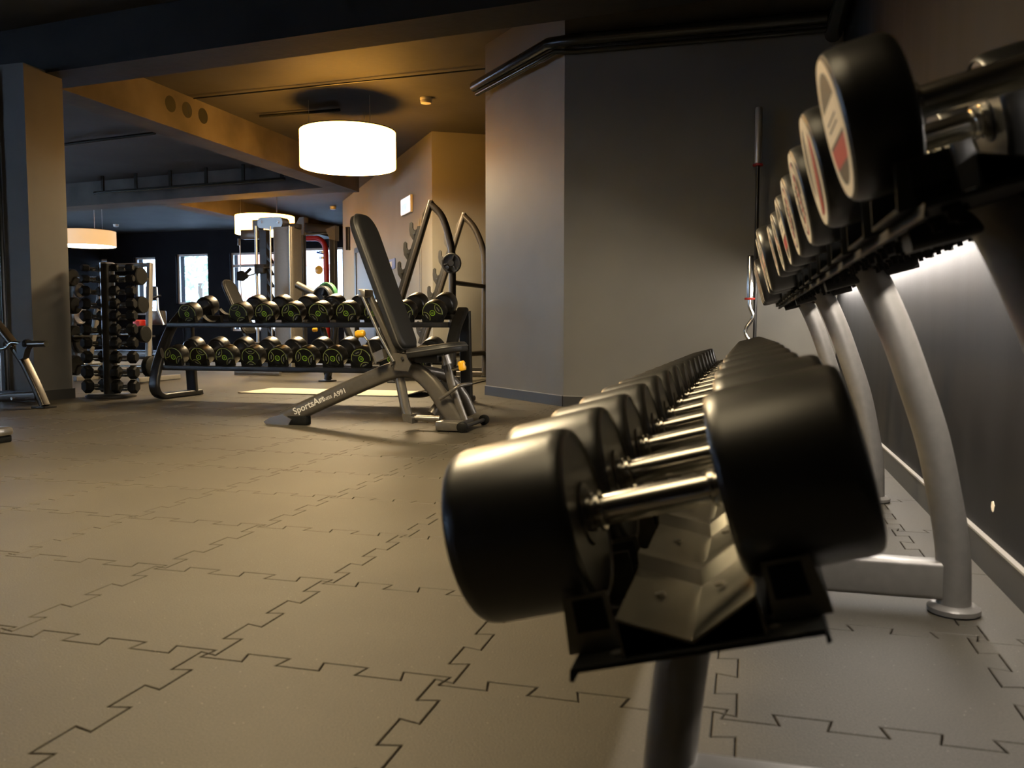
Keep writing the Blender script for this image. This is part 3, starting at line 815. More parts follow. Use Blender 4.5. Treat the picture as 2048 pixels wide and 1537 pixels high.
MB().tube([bp(750, 680, -.11), bp(757, 702, -.11), bp(766, 726, -.11)], .008, up=(0, 1, 0), seg=8).build('latch_rod', 'chrome', bn, 40)
def knob(p, axis, parent):
    T = Matrix.Translation(p) @ Vector((1, 0, 0)).rotation_difference(Vector(axis).normalized()).to_matrix().to_4x4()
    MB().lathe([(.012, -.03), (.02, -.028), (.026, -.012), (.022, .004), (.026, .016), (.020, .03), (.01, .033)], T, 10).build('yellow_knob', 'yellow', parent, 40, label='yellow pull knob')
knob(bp(735, 668, -.11), (1, 0, .08), bn)
MB().tube([bp(740, 668, -.11), bp(752, 684, -.11)], .007, up=(0, 1, 0), seg=8).build('knob_stem', 'chrome', bn, 40)
knob(bp(928, 732, -.04), (-.25, 0, 1), bn)
MB().tube([bp(924, 734, -.04), bp(907, 739, -.02)], .012, up=(0, 1, 0), seg=8).build('knob_stem', 'chrome', bn, 40)
# seat post
MB().tube([bp(889, 712), bp(905, 775), bp(929, 842)], .026, up=(0, 1, 0), seg=14).build('seat_post', 'frame', bn, 40)
MB().tube([bp(889, 712), bp(895, 730)], .031, up=(0, 1, 0), seg=14).build('post_sleeve', 'silver', bn, 40)
MB().box(bp(858, 716), (.16, .12, .06), bev=.01).build('seat_carriage', 'frame_dark', bn)
MB().tube(sm([bp(886, 797, -.06), bp(905, 785, -.06), bp(922, 772, -.04), bp(936, 769, .06)], 4), .012, up=(0, 1, 0), seg=10).build('lift_handle', 'frame', bn, 40)
# lettering on the spine
tb0, tb1 = bp(594, 826), bp(690, 782)
tdir = (tb1 - tb0).normalized()
def on_spine(p): return Matrix.Translation(p) @ Matrix(((tdir.x, 0, -tdir.z, 0), (0, 1, 0, 0), (tdir.z, 0, tdir.x, 0), (0, 0, 0, 1))) @ Matrix.Rotation(R(90), 4, 'X')
yf = -.0335
mb = MB(); text_mb('SportsArt', .062, mb, on_spine(bp(594, 829, yf)), bold=.0012); mb.build('lettering', 'white', bn, 0, label='white lettering reading SportsArt')
mb = MB(); text_mb('FITNESS', .028, mb, on_spine(bp(645, 806, yf)), bold=.0004); mb.build('lettering', 'white', bn, 0, label='small white lettering reading FITNESS')
mb = MB(); text_mb('A991', .046, mb, on_spine(bp(673, 795.5, yf)), bold=.0006); mb.build('lettering', 'white', bn, 0, label='white lettering reading A991')
MB().lathe([(.005, 0), (.005, .003)], Matrix.Translation(bp(664, 789, yf)) @ Matrix.Rotation(R(90), 4, 'Z'), 8).build('bolt', 'chrome', bn, 0)

# ================================================================== TWO-TIER RACK WITH GREEN-PRINTED DUMBBELLS
def green_dumbbell(rot):
    t = thing('dumbbell', 'x', 'dumbbell'); D, L, gap = .184, .125, .125; r = D / 2
    for s in (-1, 1):
        mb = MB()
        mb.lathe([(.002, 0), (r * .93, 0), (r * .97, .004), (r, .016), (r, L - .03), (r * .96, L - .012), (r * .85, L - .002), (r * .5, L), (.002, L)], None, 36)
        hd = mb.build('dumbbell_head', 'rubber', t)
        hd.location = (s * (gap / 2 + L), 0, 0)
        if s > 0: hd.rotation_euler = (0, 0, R(180)); continue
        mb = MB(); ring(r * .885, r * .93, -.001, None, mb); mb.build('label_ring', 'green', hd, 0)
        mb = MB()
        for q in (0, 180): ring(r * .52, r * .56, -.001, None, mb, 60, q + 117, q + 243, (r * .92 * math.cos(R(q)), r * .92 * math.sin(R(q))))
        o = mb.build('label_arcs', 'green', hd, 0); o['kind'] = 'stuff'
        mb = MB()
        for q in (1, -1): flat(mb, [(q * r * .60, -r * .2), (q * r * .67, -r * .2), (q * r * .67, r * .2), (q * r * .60, r * .2)], -.001)
        o = mb.build('label_slots', 'grey_print', hd, 0); o['kind'] = 'stuff'
        mb = MB(); ring(r * .20, r * .25, -.0012, None, mb, 24); mb.build('number_ring', 'lime', hd, 0)
    MB().lathe([(.016, -gap / 2), (.0175, 0), (.016, gap / 2)], None, 18).build('handle', 'chrome', t, 40)
    return t
gproto = green_dumbbell(0)
RX0 = -4.963; PX = .2615
DIG = ['4', '6', '8', '10', '12', '14', '16', '18', '20', '22', '24', '26', '28', '30', '32', '34', '36', '38', '40', '42']
def green_at(row, k, x, y, z, roll, s=1.0, digit='2'):
    o = take(gproto)
    face = Vector((x, y, z)); axv = Vector((0, math.cos(TILT), math.sin(TILT)))
    place(o, face + axv * (.125 / 2 + .125) * s, R(roll), R(90), s=(s, s, s))
    hd = [c for c in o.children if c.name.startswith('dumbbell_head') and c.location.x < 0][0] if o.children else None
    if hd is None:
        bpy.context.view_layer.update(); hd = [c for c in o.children if c.name.startswith('dumbbell_head') and c.location.x < 0][0]
    mb = MB(); T = Matrix.Rotation(R(-roll), 4, 'X') @ Matrix(((0, 0, -1, -.0014), (-1, 0, 0, .0), (0, 1, 0, 0), (0, 0, 0, 1))) @ Matrix.Translation((-.006 * len(digit), -.008, 0))
    text_mb(digit, .022, mb, T); mb.build('number', 'lime', hd, 0, label='small lime green number')
    tag(o, 'black dumbbell with green printed face, %s from the left on the %s tier' % (('leftmost' if k == 0 else ORD[k]).replace('nearest', 'first') if k else 'first', row), 'dumbbell', 'green printed dumbbells')
    return o
rl = [30, -60, 40, 95, 10, 15, 0, 65, 80, 20]
for k in range(10):
    green_at('lower', k, RX0 + k * PX, 6.55, .385, rl[k], 1.0 + .004 * k, DIG[k])
ru = [80, 70, 45, 42, -40, 40, 5, 20, -30]; kk = 0
for k in range(10):
    if k == 1: continue
    green_at('upper', kk, -4.884 + k * PX, 6.65, .768, ru[kk], 1.0 + .004 * k, DIG[10 + kk]); kk += 1
t = thing('dumbbell_rack', 'black two-tier dumbbell rack with curved side frames standing beyond the bench', 'dumbbell rack', (-3.7, 6.8, 0), world=True)
XR0, XR1 = -5.12, -2.36
for nm, y0, z0 in (('lower_shelf', 6.50, .27), ('upper_shelf', 6.60, .652)):
    w = .44; ca, sa = math.cos(TILT), math.sin(TILT)
    for q, (o0, th, nm2) in enumerate(((.07, .05, 'front_rail'), (.33, .05, 'back_rail'))):
        c0 = Vector((0, y0 + o0 * ca, z0 + o0 * sa))
        mb = MB(); mb.sweep([(XR0 + .03, c0.y, c0.z), (XR1 - .03, c0.y, c0.z)], rrect(.06, .045, .008), (0, 0, 1)); mb.build(nm.replace('shelf', nm2), 'frame_dark', t, 40)
    for k in range(10):
        xx = (RX0 if nm[0] == 'l' else -4.884) + k * PX
        mb = MB()
        for o0 in (.07, .33):
            n = 10; pts = []
            for q in range(n + 1): a = R(205 + 130 * q / n); pts.append((math.cos(a) * .097, .105 + math.sin(a) * .097))
            pts += [(.09, -.0), (-.09, -.0)]
            Tm = Matrix.Translation((xx, y0 + o0 * ca - .02, z0 + o0 * sa + .018)) @ Matrix.Rotation(TILT, 4, 'X')
            mb.prism(pts, 0, .04, Tm)
        mb.build('saddle', 'rubber_soft', t, 40)['kind'] = 'stuff'
for x in (XR0, XR1):
    side = [(x, 6.93, .80), (x, 6.86, .745), (x, 6.72, .62), (x, 6.56, .36), (x, 6.49, .17), (x, 6.50, .08), (x, 6.57, .032), (x, 6.70, .03), (x, 7.12, .03)]
    MB().sweep(sm(side, 5), rrect(.05, .10, .02), (1, 0, 0)).build('side_frame', 'frame_dark', t, 40)
    MB().sweep([(x, 6.98, .79), (x, 7.03, .03)], rrect(.10, .05, .012), (0, 1, 0)).build('rear_upright', 'frame_dark', t, 40)
    MB().lathe([(.03, 0), (.034, .003), (.034, .012)], Matrix.Translation((x, 7.14, .005)) @ Matrix.Rotation(R(-90), 4, 'Y'), 16).build('foot', 'rubber_soft', t, 40)
# oval badge on the left side frame
mb = MB(); ring(0, .05, 0, Matrix.Translation((XR0 - .0, 6.535, .42)) @ Matrix.Rotation(R(18), 4, 'X') @ Matrix.Scale(.45, 4, (0, 1, 0)) @ Matrix.Translation((.0525, 0, 0)), mb); mb.build('badge', 'silver', t, 0)

# exercise mat on the floor behind the rack
mb = MB(); x0, x1, y0, y1 = -4.86, -2.95, 7.38, 8.02; vv = []; ff = []
nx = 24
for z in (.0, .009):
    for k in range(nx + 1):
        x = x0 + (x1 - x0) * k / nx; lift = .05 * max(0, (x - x1 + .28) / .28) ** 2
        for y in (y0, y1): vv.append((x, y, z + lift + .0005))
b = 2 * (nx + 1)
for k in range(nx):
    a = 2 * k; ff += [(a, a + 1, a + 3, a + 2), (b + a, b + a + 1, b + a + 3, b + a + 2), (a, a + 2, b + a + 2, b + a), (a + 1, a + 3, b + a + 3, b + a + 1)]
ff += [(0, 1, b + 1, b), (2 * nx, 2 * nx + 1, b + 2 * nx + 1, b + 2 * nx)]
tag(mb.add(vv, ff).build('exercise_mat', 'mat_cream', None, 30), 'cream exercise mat lying on the floor behind the dumbbell rack', 'mat')

# ================================================================== HEX DUMBBELL TOWER
HX, HY = -5.735, 6.66
t = thing('dumbbell_tower', 'black upright tower stacked with small hex dumbbells beside the pillar', 'dumbbell rack', (HX, HY, 0), world=True)
MB().tube([(HX, HY, .03), (HX, HY, 1.235)], .062, seg=20).build('column', 'frame_dark', t, 40)
MB().lathe([(.21, 0), (.22, .004), (.22, .02), (.20, .03)], Matrix.Translation((HX, HY, 0)) @ Matrix.Rotation(R(-90), 4, 'Y'), 28).build('base_plate', 'frame_dark', t, 40)
MB().lathe([(.064, 0), (.064, .008), (.05, .014)], Matrix.Translation((HX, HY, 1.235)) @ Matrix.Rotation(R(-90), 4, 'Y'), 20).build('cap', 'silver', t, 40)
def hex_dumbbell(r, L, gap):
    t_ = thing('hex_dumbbell', 'x', 'dumbbell')
    for s in (-1, 1):
        mb = MB(); x0, x1 = s * gap / 2, s * (gap / 2 + L); e = s * .008
        vv = []; n = 6
        for x, k in ((x0, .86), (x0 + e, 1), (x1 - e * 1.6, 1), (x1, .78)):
            for q in range(n): a = R(60 * q + 30); vv.append((x, r * k * math.cos(a), r * k * math.sin(a)))
        ff = [(i * n + j, i * n + (j + 1) % n, (i + 1) * n + (j + 1) % n, (i + 1) * n + j) for i in range(3) for j in range(n)] + [tuple(range(n)), tuple(range(3 * n, 4 * n))]
        mb.add(vv, ff).build('hex_head', 'rubber_soft', t_, 10)
    MB().lathe([(.011, -gap / 2 - .002), (.0145, 0), (.011, gap / 2 + .002)], None, 14).build('handle', 'chrome', t_, 40)
    return t_
hproto = hex_dumbbell(.054, .072, .082)
tiers = [(1.195, .60), (1.095, .68), (.985, .86), (.865, .95), (.755, .98), (.63, 1.0), (.505, 1.03), (.375, 1.06), (.235, 1.16), (.105, 1.2)]
for k, (z, s) in enumerate(tiers):
    for side in (1, -1):
        o = take(hproto)
        if side == 1:
            o.location = (HX + .195, HY - .04, z); o.rotation_euler = (0, 0, R(12))
        else:
            o.location = (HX - .145, HY - .02, z); o.rotation_euler = (0, 0, R(70))
        o.scale = (min(1.05, .8 + .25 * s), s, s)
        tag(o, 'small black hex dumbbell, %s from the top on the %s side of the tower' % (ORD[k].replace('nearest', 'first'), 'right' if side > 0 else 'left'), 'dumbbell', 'hex dumbbells on the tower')
        # the arm that carries it
        p = o.location
        MB().box(((p.x + HX) / 2, (p.y + HY) / 2, z - .012 - .02 * s), (abs(p.x - HX) + .02, .03, .012), bev=.003).build('arm', 'frame_dark', t)
        MB().box((p.x, p.y, z - .006 - .018 * s), (.045, .05, .014), bev=.004).build('arm_rest', 'frame_dark', t)

# ================================================================== FIXED BARBELL RACK BEHIND THE TOWER
QY = 8.7
t = thing('barbell_rack', 'slanted grey barbell rack standing behind the hex dumbbell tower', 'barbell rack', (-7.4, QY, 0), world=True)
for x in (-7.62, -6.98):
    MB().sweep([(x + .02, QY + .10, 1.42), (x + .12 * (1 if x > -7.2 else -1), QY - .12, .04)], rrect(.05, .07, .012), (0, 1, 0)).build('upright', 'frame_rack', t, 40)
    MB().sweep([(x + .12 * (1 if x > -7.2 else -1), QY - .3, .035), (x + .12 * (1 if x > -7.2 else -1), QY + .45, .035)], rrect(.05, .06, .012)).build('foot_beam', 'frame_rack', t, 40)
MB().tube([(-7.72, QY + .1, .12), (-6.85, QY + .1, .12)], .03, seg=12).build('lower_crossbar', 'frame_rack', t, 40)
MB().tube([(-7.62, QY + .1, 1.40), (-6.98, QY + .1, 1.40)], .025, seg=12).build('top_crossbar', 'frame_rack', t, 40)
def fixed_barbell(label, z, x0, x1, y, r, curl=False):
    o = thing('fixed_barbell', label, 'barbell', ((x0 + x1) / 2, y, z), 'fixed barbells on the rack', world=True)
    MB().tube([(x0 + .08, y, z), (x1 - .08, y, z)], .014, seg=10).build('shaft', 'chrome', o, 40)
    for x, s in ((x0, 1), (x1, -1)):
        MB().lathe([(r * .3, 0), (r * .9, .002), (r, .012), (r, .075), (r * .9, .088), (r * .3, .09)], Matrix.Translation((x, y, z)) @ Matrix.Rotation(0 if s > 0 else R(180), 4, 'Z'), 28).build('barbell_head', 'rubber_soft', o, 40)
for k, (z, x0, x1, y, r) in enumerate([(1.25, -7.96, -6.90, QY - .12, .105), (.91, -7.86, -6.82, QY - .2, .10), (.57, -7.80, -6.74, QY - .27, .10), (.20, -7.75, -6.60, QY - .34, .12)]):
    fixed_barbell('fixed black-ended barbell, %s from the top of the barbell rack' % ORD[k].replace('nearest', 'first'), z, x0, x1, y, r)
    for x in (-7.62, -6.98):
        xx = x + (.02 + (.1 if x > -7.2 else -.14) * (1.42 - z) / 1.38)
        MB().box((xx, (y + QY) / 2 - .02, z - .026), (.035, abs(QY - y) + .16, .022), bev=.004).build('bar_hook', 'frame_dark', t)

# ================================================================== SQUAT RACK BY THE RECESS WALL
t = thing('squat_rack', 'tall squat rack with hooked uprights and curved rear tubes by the recess wall', 'squat rack', (-3.6, 10.1, 0), world=True)
def squat_side(Y, top, bend, rear, hooks):
    f = lambda x, y: at(x, y, Y)
    tp = f(*top); rx = f(*rear).x; fx = tp.x - .62
    MB().sweep([tp + Vector((.02, 0, .03)), Vector((fx + .02, Y, .30))], rrect(.055, .075, .014), (0, 1, 0)).build('hook_upright', 'bronze_shaded_taupe', t, 40)
    pts = [tp, tp + Vector((.15, 0, -.16)), Vector((rx - .03, Y, 1.68)), Vector((rx, Y, 1.45)), Vector((rx, Y, .8)), Vector((rx, Y, .02))]
    MB().tube(sm(pts, 6), .042, up=(0, 1, 0), seg=14).build('rear_tube', 'bronze_shaded_taupe', t, 40)
    MB().sweep([(fx, Y, .04), (rx + .1, Y, .04)], rrect(.06, .07, .014)).build('floor_beam', 'bronze_shaded_taupe', t, 40)
    MB().lathe([(.05, 0), (.055, .005), (.055, .02)], Matrix.Translation((rx, Y, 0.0)) @ Matrix.Rotation(R(-90), 4, 'Y'), 18).build('foot', 'frame_dark', t, 40)
    # gusset at the top
    MB().prism([(tp.x - .02, tp.z), (tp.x + .03, tp.z + .04), (tp.x - .08, tp.z - .30), (tp.x - .11, tp.z - .28), (tp.x - .09, tp.z - .12)], Y - .012, Y + .012).build('top_gusset', 'bronze_shaded_taupe', t, 30)
    dirv = (Vector((fx, Y, .30)) - tp).normalized()
    sd = Vector((dirv.z, 0, -dirv.x)); sd = sd if sd.x < 0 else -sd
    def st(s_, t_): q = tp + dirv * t_ + sd * s_; return (q.x, q.z)
    MB().prism([st(.02, .28), st(.062, .30), st(.062, .28 + hooks * .25), st(.02, .28 + hooks * .25)], Y - .014, Y + .014).build('hook_strip', 'frame_dark', t, 20)
    for k in range(hooks):
        o_ = .36 + k * .245
        h = [(.055, o_ - .03), (.085, o_ + .0), (.115, o_ - .02), (.135, o_ - .075), (.155, o_ - .085), (.168, o_ - .06), (.15, o_ + .01), (.12, o_ + .07), (.055, o_ + .12)]
        MB().prism([st(*q) for q in h], Y - .014, Y + .014).build('bar_hook', 'frame_dark', t, 20)
        c = tp + dirv * (o_ + .04) + sd * .08
        MB().lathe([(.009, -.02), (.009, -.016), (.006, -.014)], Matrix.Translation(c + Vector((0, .002, 0))) @ Matrix.Rotation(R(90), 4, 'Z'), 8).build('bolt', 'chrome', t, 0)
squat_side(9.6, (860, 407), (905, 480), (905, 640), 6)
squat_side(10.65, (926, 431), (970, 500), (970, 754), 6)
for z, r_ in ((1.18, .03), (.32, .035)):
    MB().tube([(-3.40, 9.6, z), (-3.33, 10.65, z)], r_, seg=12).build('cross_tube', 'bronze_shaded_taupe', t, 40)
MB().tube([(-3.40, 9.6, 1.34), (-3.40, 9.42, 1.34)], .022, seg=12).build('plate_peg', 'chrome', t, 40)
def weight_plate(label, c, r, axis_rot, th=.035, m='plate', spokes=True, rim=None):
    o = thing('weight_plate', label, 'weight plate', c, 'loose weight plates')
    T = axis_rot
    n = 36; mb = MB()
    mb.lathe([(r * .16, -th * .5), (r * .30, -th * .5), (r * .34, -th * .22), (r * .80, -th * .22), (r * .84, -th * .5), (r * .96, -th * .5), (r, -th * .35), (r, th * .35), (r * .96, th * .5), (r * .84, th * .5), (r * .8, th * .22), (r * .34, th * .22), (r * .3, th * .5), (r * .16, th * .5)], T, n)
    mb.build('plate_body', m, o, 35)
    if rim:
        mb = MB(); ring(r * .86, r * .95, -th * .5 - .001, T, mb); mb.build('rim_print', rim, o, 0)
    if spokes:
        for k in range(3):
            q = Matrix.Rotation(R(120 * k + 20), 4, 'X')
            mb = MB(); mb.box((-th * .1, 0, r * .57), (th * .8, r * .16, r * .48), T @ q, bev=.004); mb.build('spoke', m, o, 35)
    return o
RZ = Matrix.Rotation(R(90), 4, 'Z')
weight_plate('black weight plate hanging on the side peg of the squat rack', at(903, 527, 9.47), .118, RZ)
# notices on the oblique wall
ob = Vector((BK1[0], BK1[1], 0)); od = Vector((BK2[0] - BK1[0], BK2[1] - BK1[1], 0)).normalized(); on = Vector((od.y, -od.x, 0))
if on.y > 0: on = -on
def on_oblique(px, py):
    d = ray(px, py); return EYE + d * ((ob - EYE).dot(on) / d.dot(on))
def wall_panel(name, label, cat, x0, y0, x1, y1, m, th=.03):
    a, b = on_oblique(x0, y0), on_oblique(x1, y1); z0, z1 = min(a.z, b.z), max(a.z, b.z)
    a2, b2 = Vector((a.x, a.y, 0)), Vector((b.x, b.y, 0)); c = (a2 + b2) / 2; w = (b2 - a2).length
    o = thing(name, label, cat, (c.x, c.y, z0), world=True)
    T = Matrix.Translation((c.x, c.y, (z0 + z1) / 2)) @ Matrix.Rotation(math.atan2(od.y, od.x), 4, 'Z')
    return o, T, w, z1 - z0, (1 if on.dot(Vector((-od.y, od.x, 0))) > 0 else -1)
o, T, w, h, s = wall_panel('exit_sign', 'lit white exit sign high on the beige angled wall', 'sign', 806, 400, 826, 424, 'sign')
MB().box((0, s * .02, 0), (w, .035, h), T, bev=.005).build('sign_box', 'plastic_white', o)
MB().box((0, s * .039, 0), (w * .92, .004, h * .9), T).build('sign_face', 'sign', o, 0)
MB().box((w * .1, s * .042, -h * .12), (w * .5, .002, h * .5), T).build('pictogram', mat('pale_blue_print', (.45, .6, .8), .5, emit=(.6, .8, 1.0), estr=.9), o, 0)
o, T, w, h, s = wall_panel('notice_board', 'small blue notice on the beige angled wall behind the bench', 'notice', 779, 520, 791, 537, 'blue')
MB().box((0, s * .006, 0), (w, .01, h), T).build('board', 'blue', o, 0)
MB().box((w * .2, s * .012, 0), (w * .4, .002, h * .5), T).build('printed_panel', 'white', o, 0)
# door and panel joints in the oblique wall
dr = bpy.data.objects.new('door_1', None); col.objects.link(dr); dr['kind'] = 'structure'; dr['label'] = 'dark framed door in the beige angled wall'
a, b = on_oblique(716, 600), on_oblique(752, 600); c = (a + b) / 2; w = (Vector((a.x - b.x, a.y - b.y, 0))).length
T = Matrix.Translation((c.x, c.y, 1.05)) @ Matrix.Rotation(math.atan2(od.y, od.x), 4, 'Z')
MB().box((0, s * .012, 0), (w, .022, 2.1), T).build('door_leaf', mat('bluegrey_door', (.16, .17, .20), .4), dr, 0)
for q in (-1, 1): MB().box((q * (w / 2 + .06), s * .02, 0), (.14, .04, 2.1), T).build('door_jamb', 'frame_dark', dr, 0)
MB().box((0, s * .02, 1.09), (w + .26, .04, .1), T).build('door_head', 'frame_dark', dr, 0)
MB().box((w * .38, s * .05, -.02), (.12, .03, .03), T, bev=.006).build('door_handle', 'chrome', dr)
for px in (840, 843):
    a = on_oblique(px, 600); MB().box((0, s * .003, 0), (.012, .006, 2.2), Matrix.Translation((a.x, a.y, 1.1)) @ Matrix.Rotation(math.atan2(od.y, od.x), 4, 'Z')).build('panel_joint', 'frame', wo, 0)
# smoke detectors
for px, py, lb in ((852, 203, 'round white smoke detector on the ceiling beside the big lamp'), (666, 417, 'small pale smoke detector on the far ceiling near the angled wall'), (232, 452, 'small pale smoke detector on the far ceiling above the dim lamp')):
    p = onz(px, py, ZC - .04)
    o = thing('smoke_detector', lb, 'smoke detector', (p.x, p.y, ZC), 'smoke detectors')
    MB().lathe([(.07, 0), (.07, -.02), (.062, -.03)], Matrix.Rotation(R(-90), 4, 'Y'), 24).build('base', 'plastic_white', o, 40)
    MB().lathe([(.062, -.03), (.066, -.04), (.06, -.062), (.03, -.07)], Matrix.Rotation(R(-90), 4, 'Y'), 24).build('cover', 'plastic_white', o, 40)

# ================================================================== CABLE TOWER
CYT = 11.2
t = thing('cable_tower', 'tall taupe cable tower with weight shroud, cable and black handle behind the dumbbells', 'cable machine', (-6.6, CYT, 0), world=True)
f = lambda x, y, dy=0: at(x, y, CYT) + Vector((0, dy, 0))
c = (f(557, 600) + f(597, 600)) / 2; w = (f(597, 600) - f(557, 600)).length
MB().sweep([(c.x, CYT, .05), (c.x, CYT, 2.09)], rrect(w, .30, .05), (0, 1, 0)).build('weight_shroud', 'frame', t, 40)
for px in (555.5, 593):
    p = f(px, 600, -.17); MB().tube([(p.x, p.y, .08), (p.x, p.y, 2.1)], .013, seg=10).build('guide_rod', 'silver', t, 40)
p0 = f(523, 600); p1 = f(541, 600); cx_ = (p0.x + p1.x) / 2
MB().box((cx_, CYT, 1.06), (p1.x - p0.x - .04, .12, 2.02)).build('ratchet_column', 'frame_dark', t, 0)
for k in range(10):
    z = .25 + k * .175
    MB().prism([(p1.x - .03, z), (p1.x + .045, z - .07), (p1.x + .03, z - .02), (p1.x - .03, z + .085)], CYT - .05, CYT + .05).build('ratchet_tooth', 'frame_dark', t, 0)
p = f(519, 600, -.06); MB().tube([(p.x, p.y, .06), (p.x, p.y, 2.13)], .022, seg=10).build('slide_rail', 'silver', t, 40)
a, b = f(522, 437), f(572, 457)
MB().sweep([((a.x + b.x) / 2, CYT - .10, (a.z + b.z) / 2), ((a.x + b.x) / 2, CYT + .10, (a.z + b.z) / 2)], rrect(b.x - a.x, a.z - b.z, .06), (0, 0, 1)).build('top_plate', 'silver', t, 30)
for px in (529, 563):
    q = f(px, 446, -.105); MB().lathe([(.022, 0), (.022, -.012)], Matrix.Translation(q) @ RZ, 12).build('bolt', 'chrome', t, 0)
a, b = f(509, 441), f(523, 462); MB().box(((a.x + b.x) / 2, CYT, (a.z + b.z) / 2), (b.x - a.x, .12, a.z - b.z)).build('pulley_arm', 'frame', t, 0)
a, b = f(485, 461), f(521, 478); MB().box(((a.x + b.x) / 2, CYT, (a.z + b.z) / 2), (b.x - a.x, .12, a.z - b.z), bev=.01).build('pulley_housing', 'frame', t)
MB().box(((f(572, 448).x + f(597, 448).x) / 2, CYT, f(580, 453).z), (.22, .16, .07), bev=.01).build('top_cross', 'frame_dark', t)
p = f(482, 478, -.03); q = f(486, 660, -.03)
MB().tube([p, q], .008, seg=6).build('cable', 'silver', t, 0)
p = f(480.5, 478, -.03); q = f(480.5, 492, -.03); MB().tube([p, q], .022, seg=8).build('cable_ferrule', 'frame', t, 40)
p = [f(x, y) for x, y in ((480, 545), (488, 542), (500, 551), (498, 556), (488, 563), (480, 562))]
MB().prism([(k.x, k.z) for k in p], CYT - .08, CYT - .02).build('handle_grip', 'rubber_soft', t, 30)
MB().tube([f(494, 549, -.05), f(505, 538, -.05)], .022, seg=10).build('handle_strap', 'rubber_soft', t, 40)
MB().tube([f(498, 553, -.05), f(512, 549, -.05), f(522, 545, -.05)], .010, seg=8).build('carriage_link', 'silver', t, 40)
a, b = f(517, 530), f(536, 548); MB().box(((a.x + b.x) / 2, CYT - .08, (a.z + b.z) / 2), (b.x - a.x, .08, a.z - b.z), bev=.01).build('carriage', 'frame_dark', t)
MB().tube([f(534, 537, -.1), f(548, 535, -.1)], .012, seg=8).build('carriage_lever', 'silver', t, 40)
MB().box((-6.7, CYT, .03), (1.0, .5, .06), bev=.01).build('base', 'frame_dark', t)

# ================================================================== POWER RACK FRAME BEHIND
CY2 = 12.0
t = thing('power_rack', 'dark power rack frame with two posts and an overhead beam beside the cable tower', 'power rack', (-6.2, CY2, 0), world=True)
f2 = lambda x, y, dy=0: at(x, y, CY2) + Vector((0, dy, 0))
for px, w_ in ((606, .09), (668, .095)):
    p = f2(px, 600); zt = f2(px, 470).z
    MB().sweep([(p.x, CY2, .02), (p.x, CY2, zt)], rrect(w_, .10, .012), (0, 1, 0)).build('post', 'frame_dark', t, 40)
    q = [f2(px - 13, 455), f2(px - 3, 436), f2(px + 6, 435), f2(px + 6, 471), f2(px - 8, 471)]
    if px < 640: MB().prism([(k.x, k.z) for k in q], CY2 - .07, CY2 + .07).build('post_head', 'frame', t, 20)
a, b = f2(611, 450), f2(672, 462)
MB().sweep([f2(611, 455), f2(672, 461)], rrect(.10, .13, .012), (0, 0, 1)).build('overhead_beam', 'frame_dark', t, 40)
q = [f2(655, 460), f2(674, 452), f2(674, 482), f2(664, 480)]; MB().prism([(k.x, k.z) for k in q], CY2 - .07, CY2 + .07).build('post_head', 'frame', t, 20)
MB().tube([f2(612, 468), f2(655, 466)], .02, seg=8).build('pull_up_bar', 'silver', t, 40)
p = f2(678, 460); MB().sweep([(p.x, CY2 + .3, f2(678, 450).z), (p.x, CY2 + .3, f2(678, 497).z)], rrect(.06, .06, .01), (0, 1, 0)).build('side_stop', 'frame_dark', t, 40)
MB().box(((f2(606, 600).x + f2(668, 600).x) / 2, CY2, .04), (.9, .10, .07), bev=.01).build('floor_beam', 'frame_dark', t)

# red riser pipe by the far window
CYR = 19.3
fr = lambda x, y: at(x, y, CYR)
t = thing('riser_pipe', 'red bent riser pipe in front of the far right window', 'pipe', (fr(650, 560).x, CYR, 0), world=True)
bx0 = fr(653, 560).x
MB().tube(sm([fr(600, 477), fr(625, 477), fr(637, 478), fr(647, 486), fr(651, 500), Vector((bx0, CYR, 2.2)), Vector((bx0, CYR, 1.2)), Vector((bx0, CYR, .0))], 5), .068, up=(0, 1, 0), seg=14).build('pipe_run', 'redpipe', t, 40)
for y in (502, 514): MB().tube([fr(646, y) , fr(646, y + 5)], .09, up=(0, 1, 0), seg=14).build('clamp', 'silver', t, 40)
MB().tube([fr(634, 505), fr(648, 507)], .03, up=(0, 1, 0), seg=8).build('valve_lever', 'blue', t, 40)
MB().lathe([(.10, 0), (.105, -.004), (.105, -.01), (.10, -.014)], Matrix.Translation(fr(642, 541) + Vector((0, -.1, 0))) @ RZ, 28).build('yellow_tag', 'yellow', t, 40, label='round yellow tag')

# ================================================================== PLATE-LOADED MACHINE BEHIND THE RACK
CYM = 9.3
fm = lambda x, y, dy=0: at(x, y, CYM) + Vector((0, dy, 0))
t = thing('plate_machine', 'plate-loaded lever machine with angled arms behind the two-tier rack', 'gym machine', (-4.6, CYM, 0), world=True)
MB().tube([fm(594, 570), fm(625, 586), fm(662, 600)], .045, up=(0, 1, 0), seg=12).build('lever_arm', 'frame', t, 40)
MB().tube([fm(640, 598, -.05), fm(678, 604, -.05)], .03, up=(0, 1, 0), seg=12).build('plate_sleeve', 'frame', t, 40)
for a, b, r_ in (((645, 655), (665, 720), .035), ((672, 650), (660, 740), .035), ((692, 655), (712, 700), .04), ((652, 740), (658, 760), .04)):
    MB().tube([fm(*a), fm(*b)], r_, up=(0, 1, 0), seg=10).build('frame_leg', 'frame_dark', t, 40)
MB().sweep([fm(650, 738), fm(800, 738)], rrect(.07, .08, .01), (0, 0, 1)).build('base_beam', 'frame_dark', t, 40)
MB().tube([fm(660, 700), fm(712, 690), fm(715, 640)], .03, up=(0, 1, 0), seg=10).build('seat_tube', 'frame_dark', t, 40)
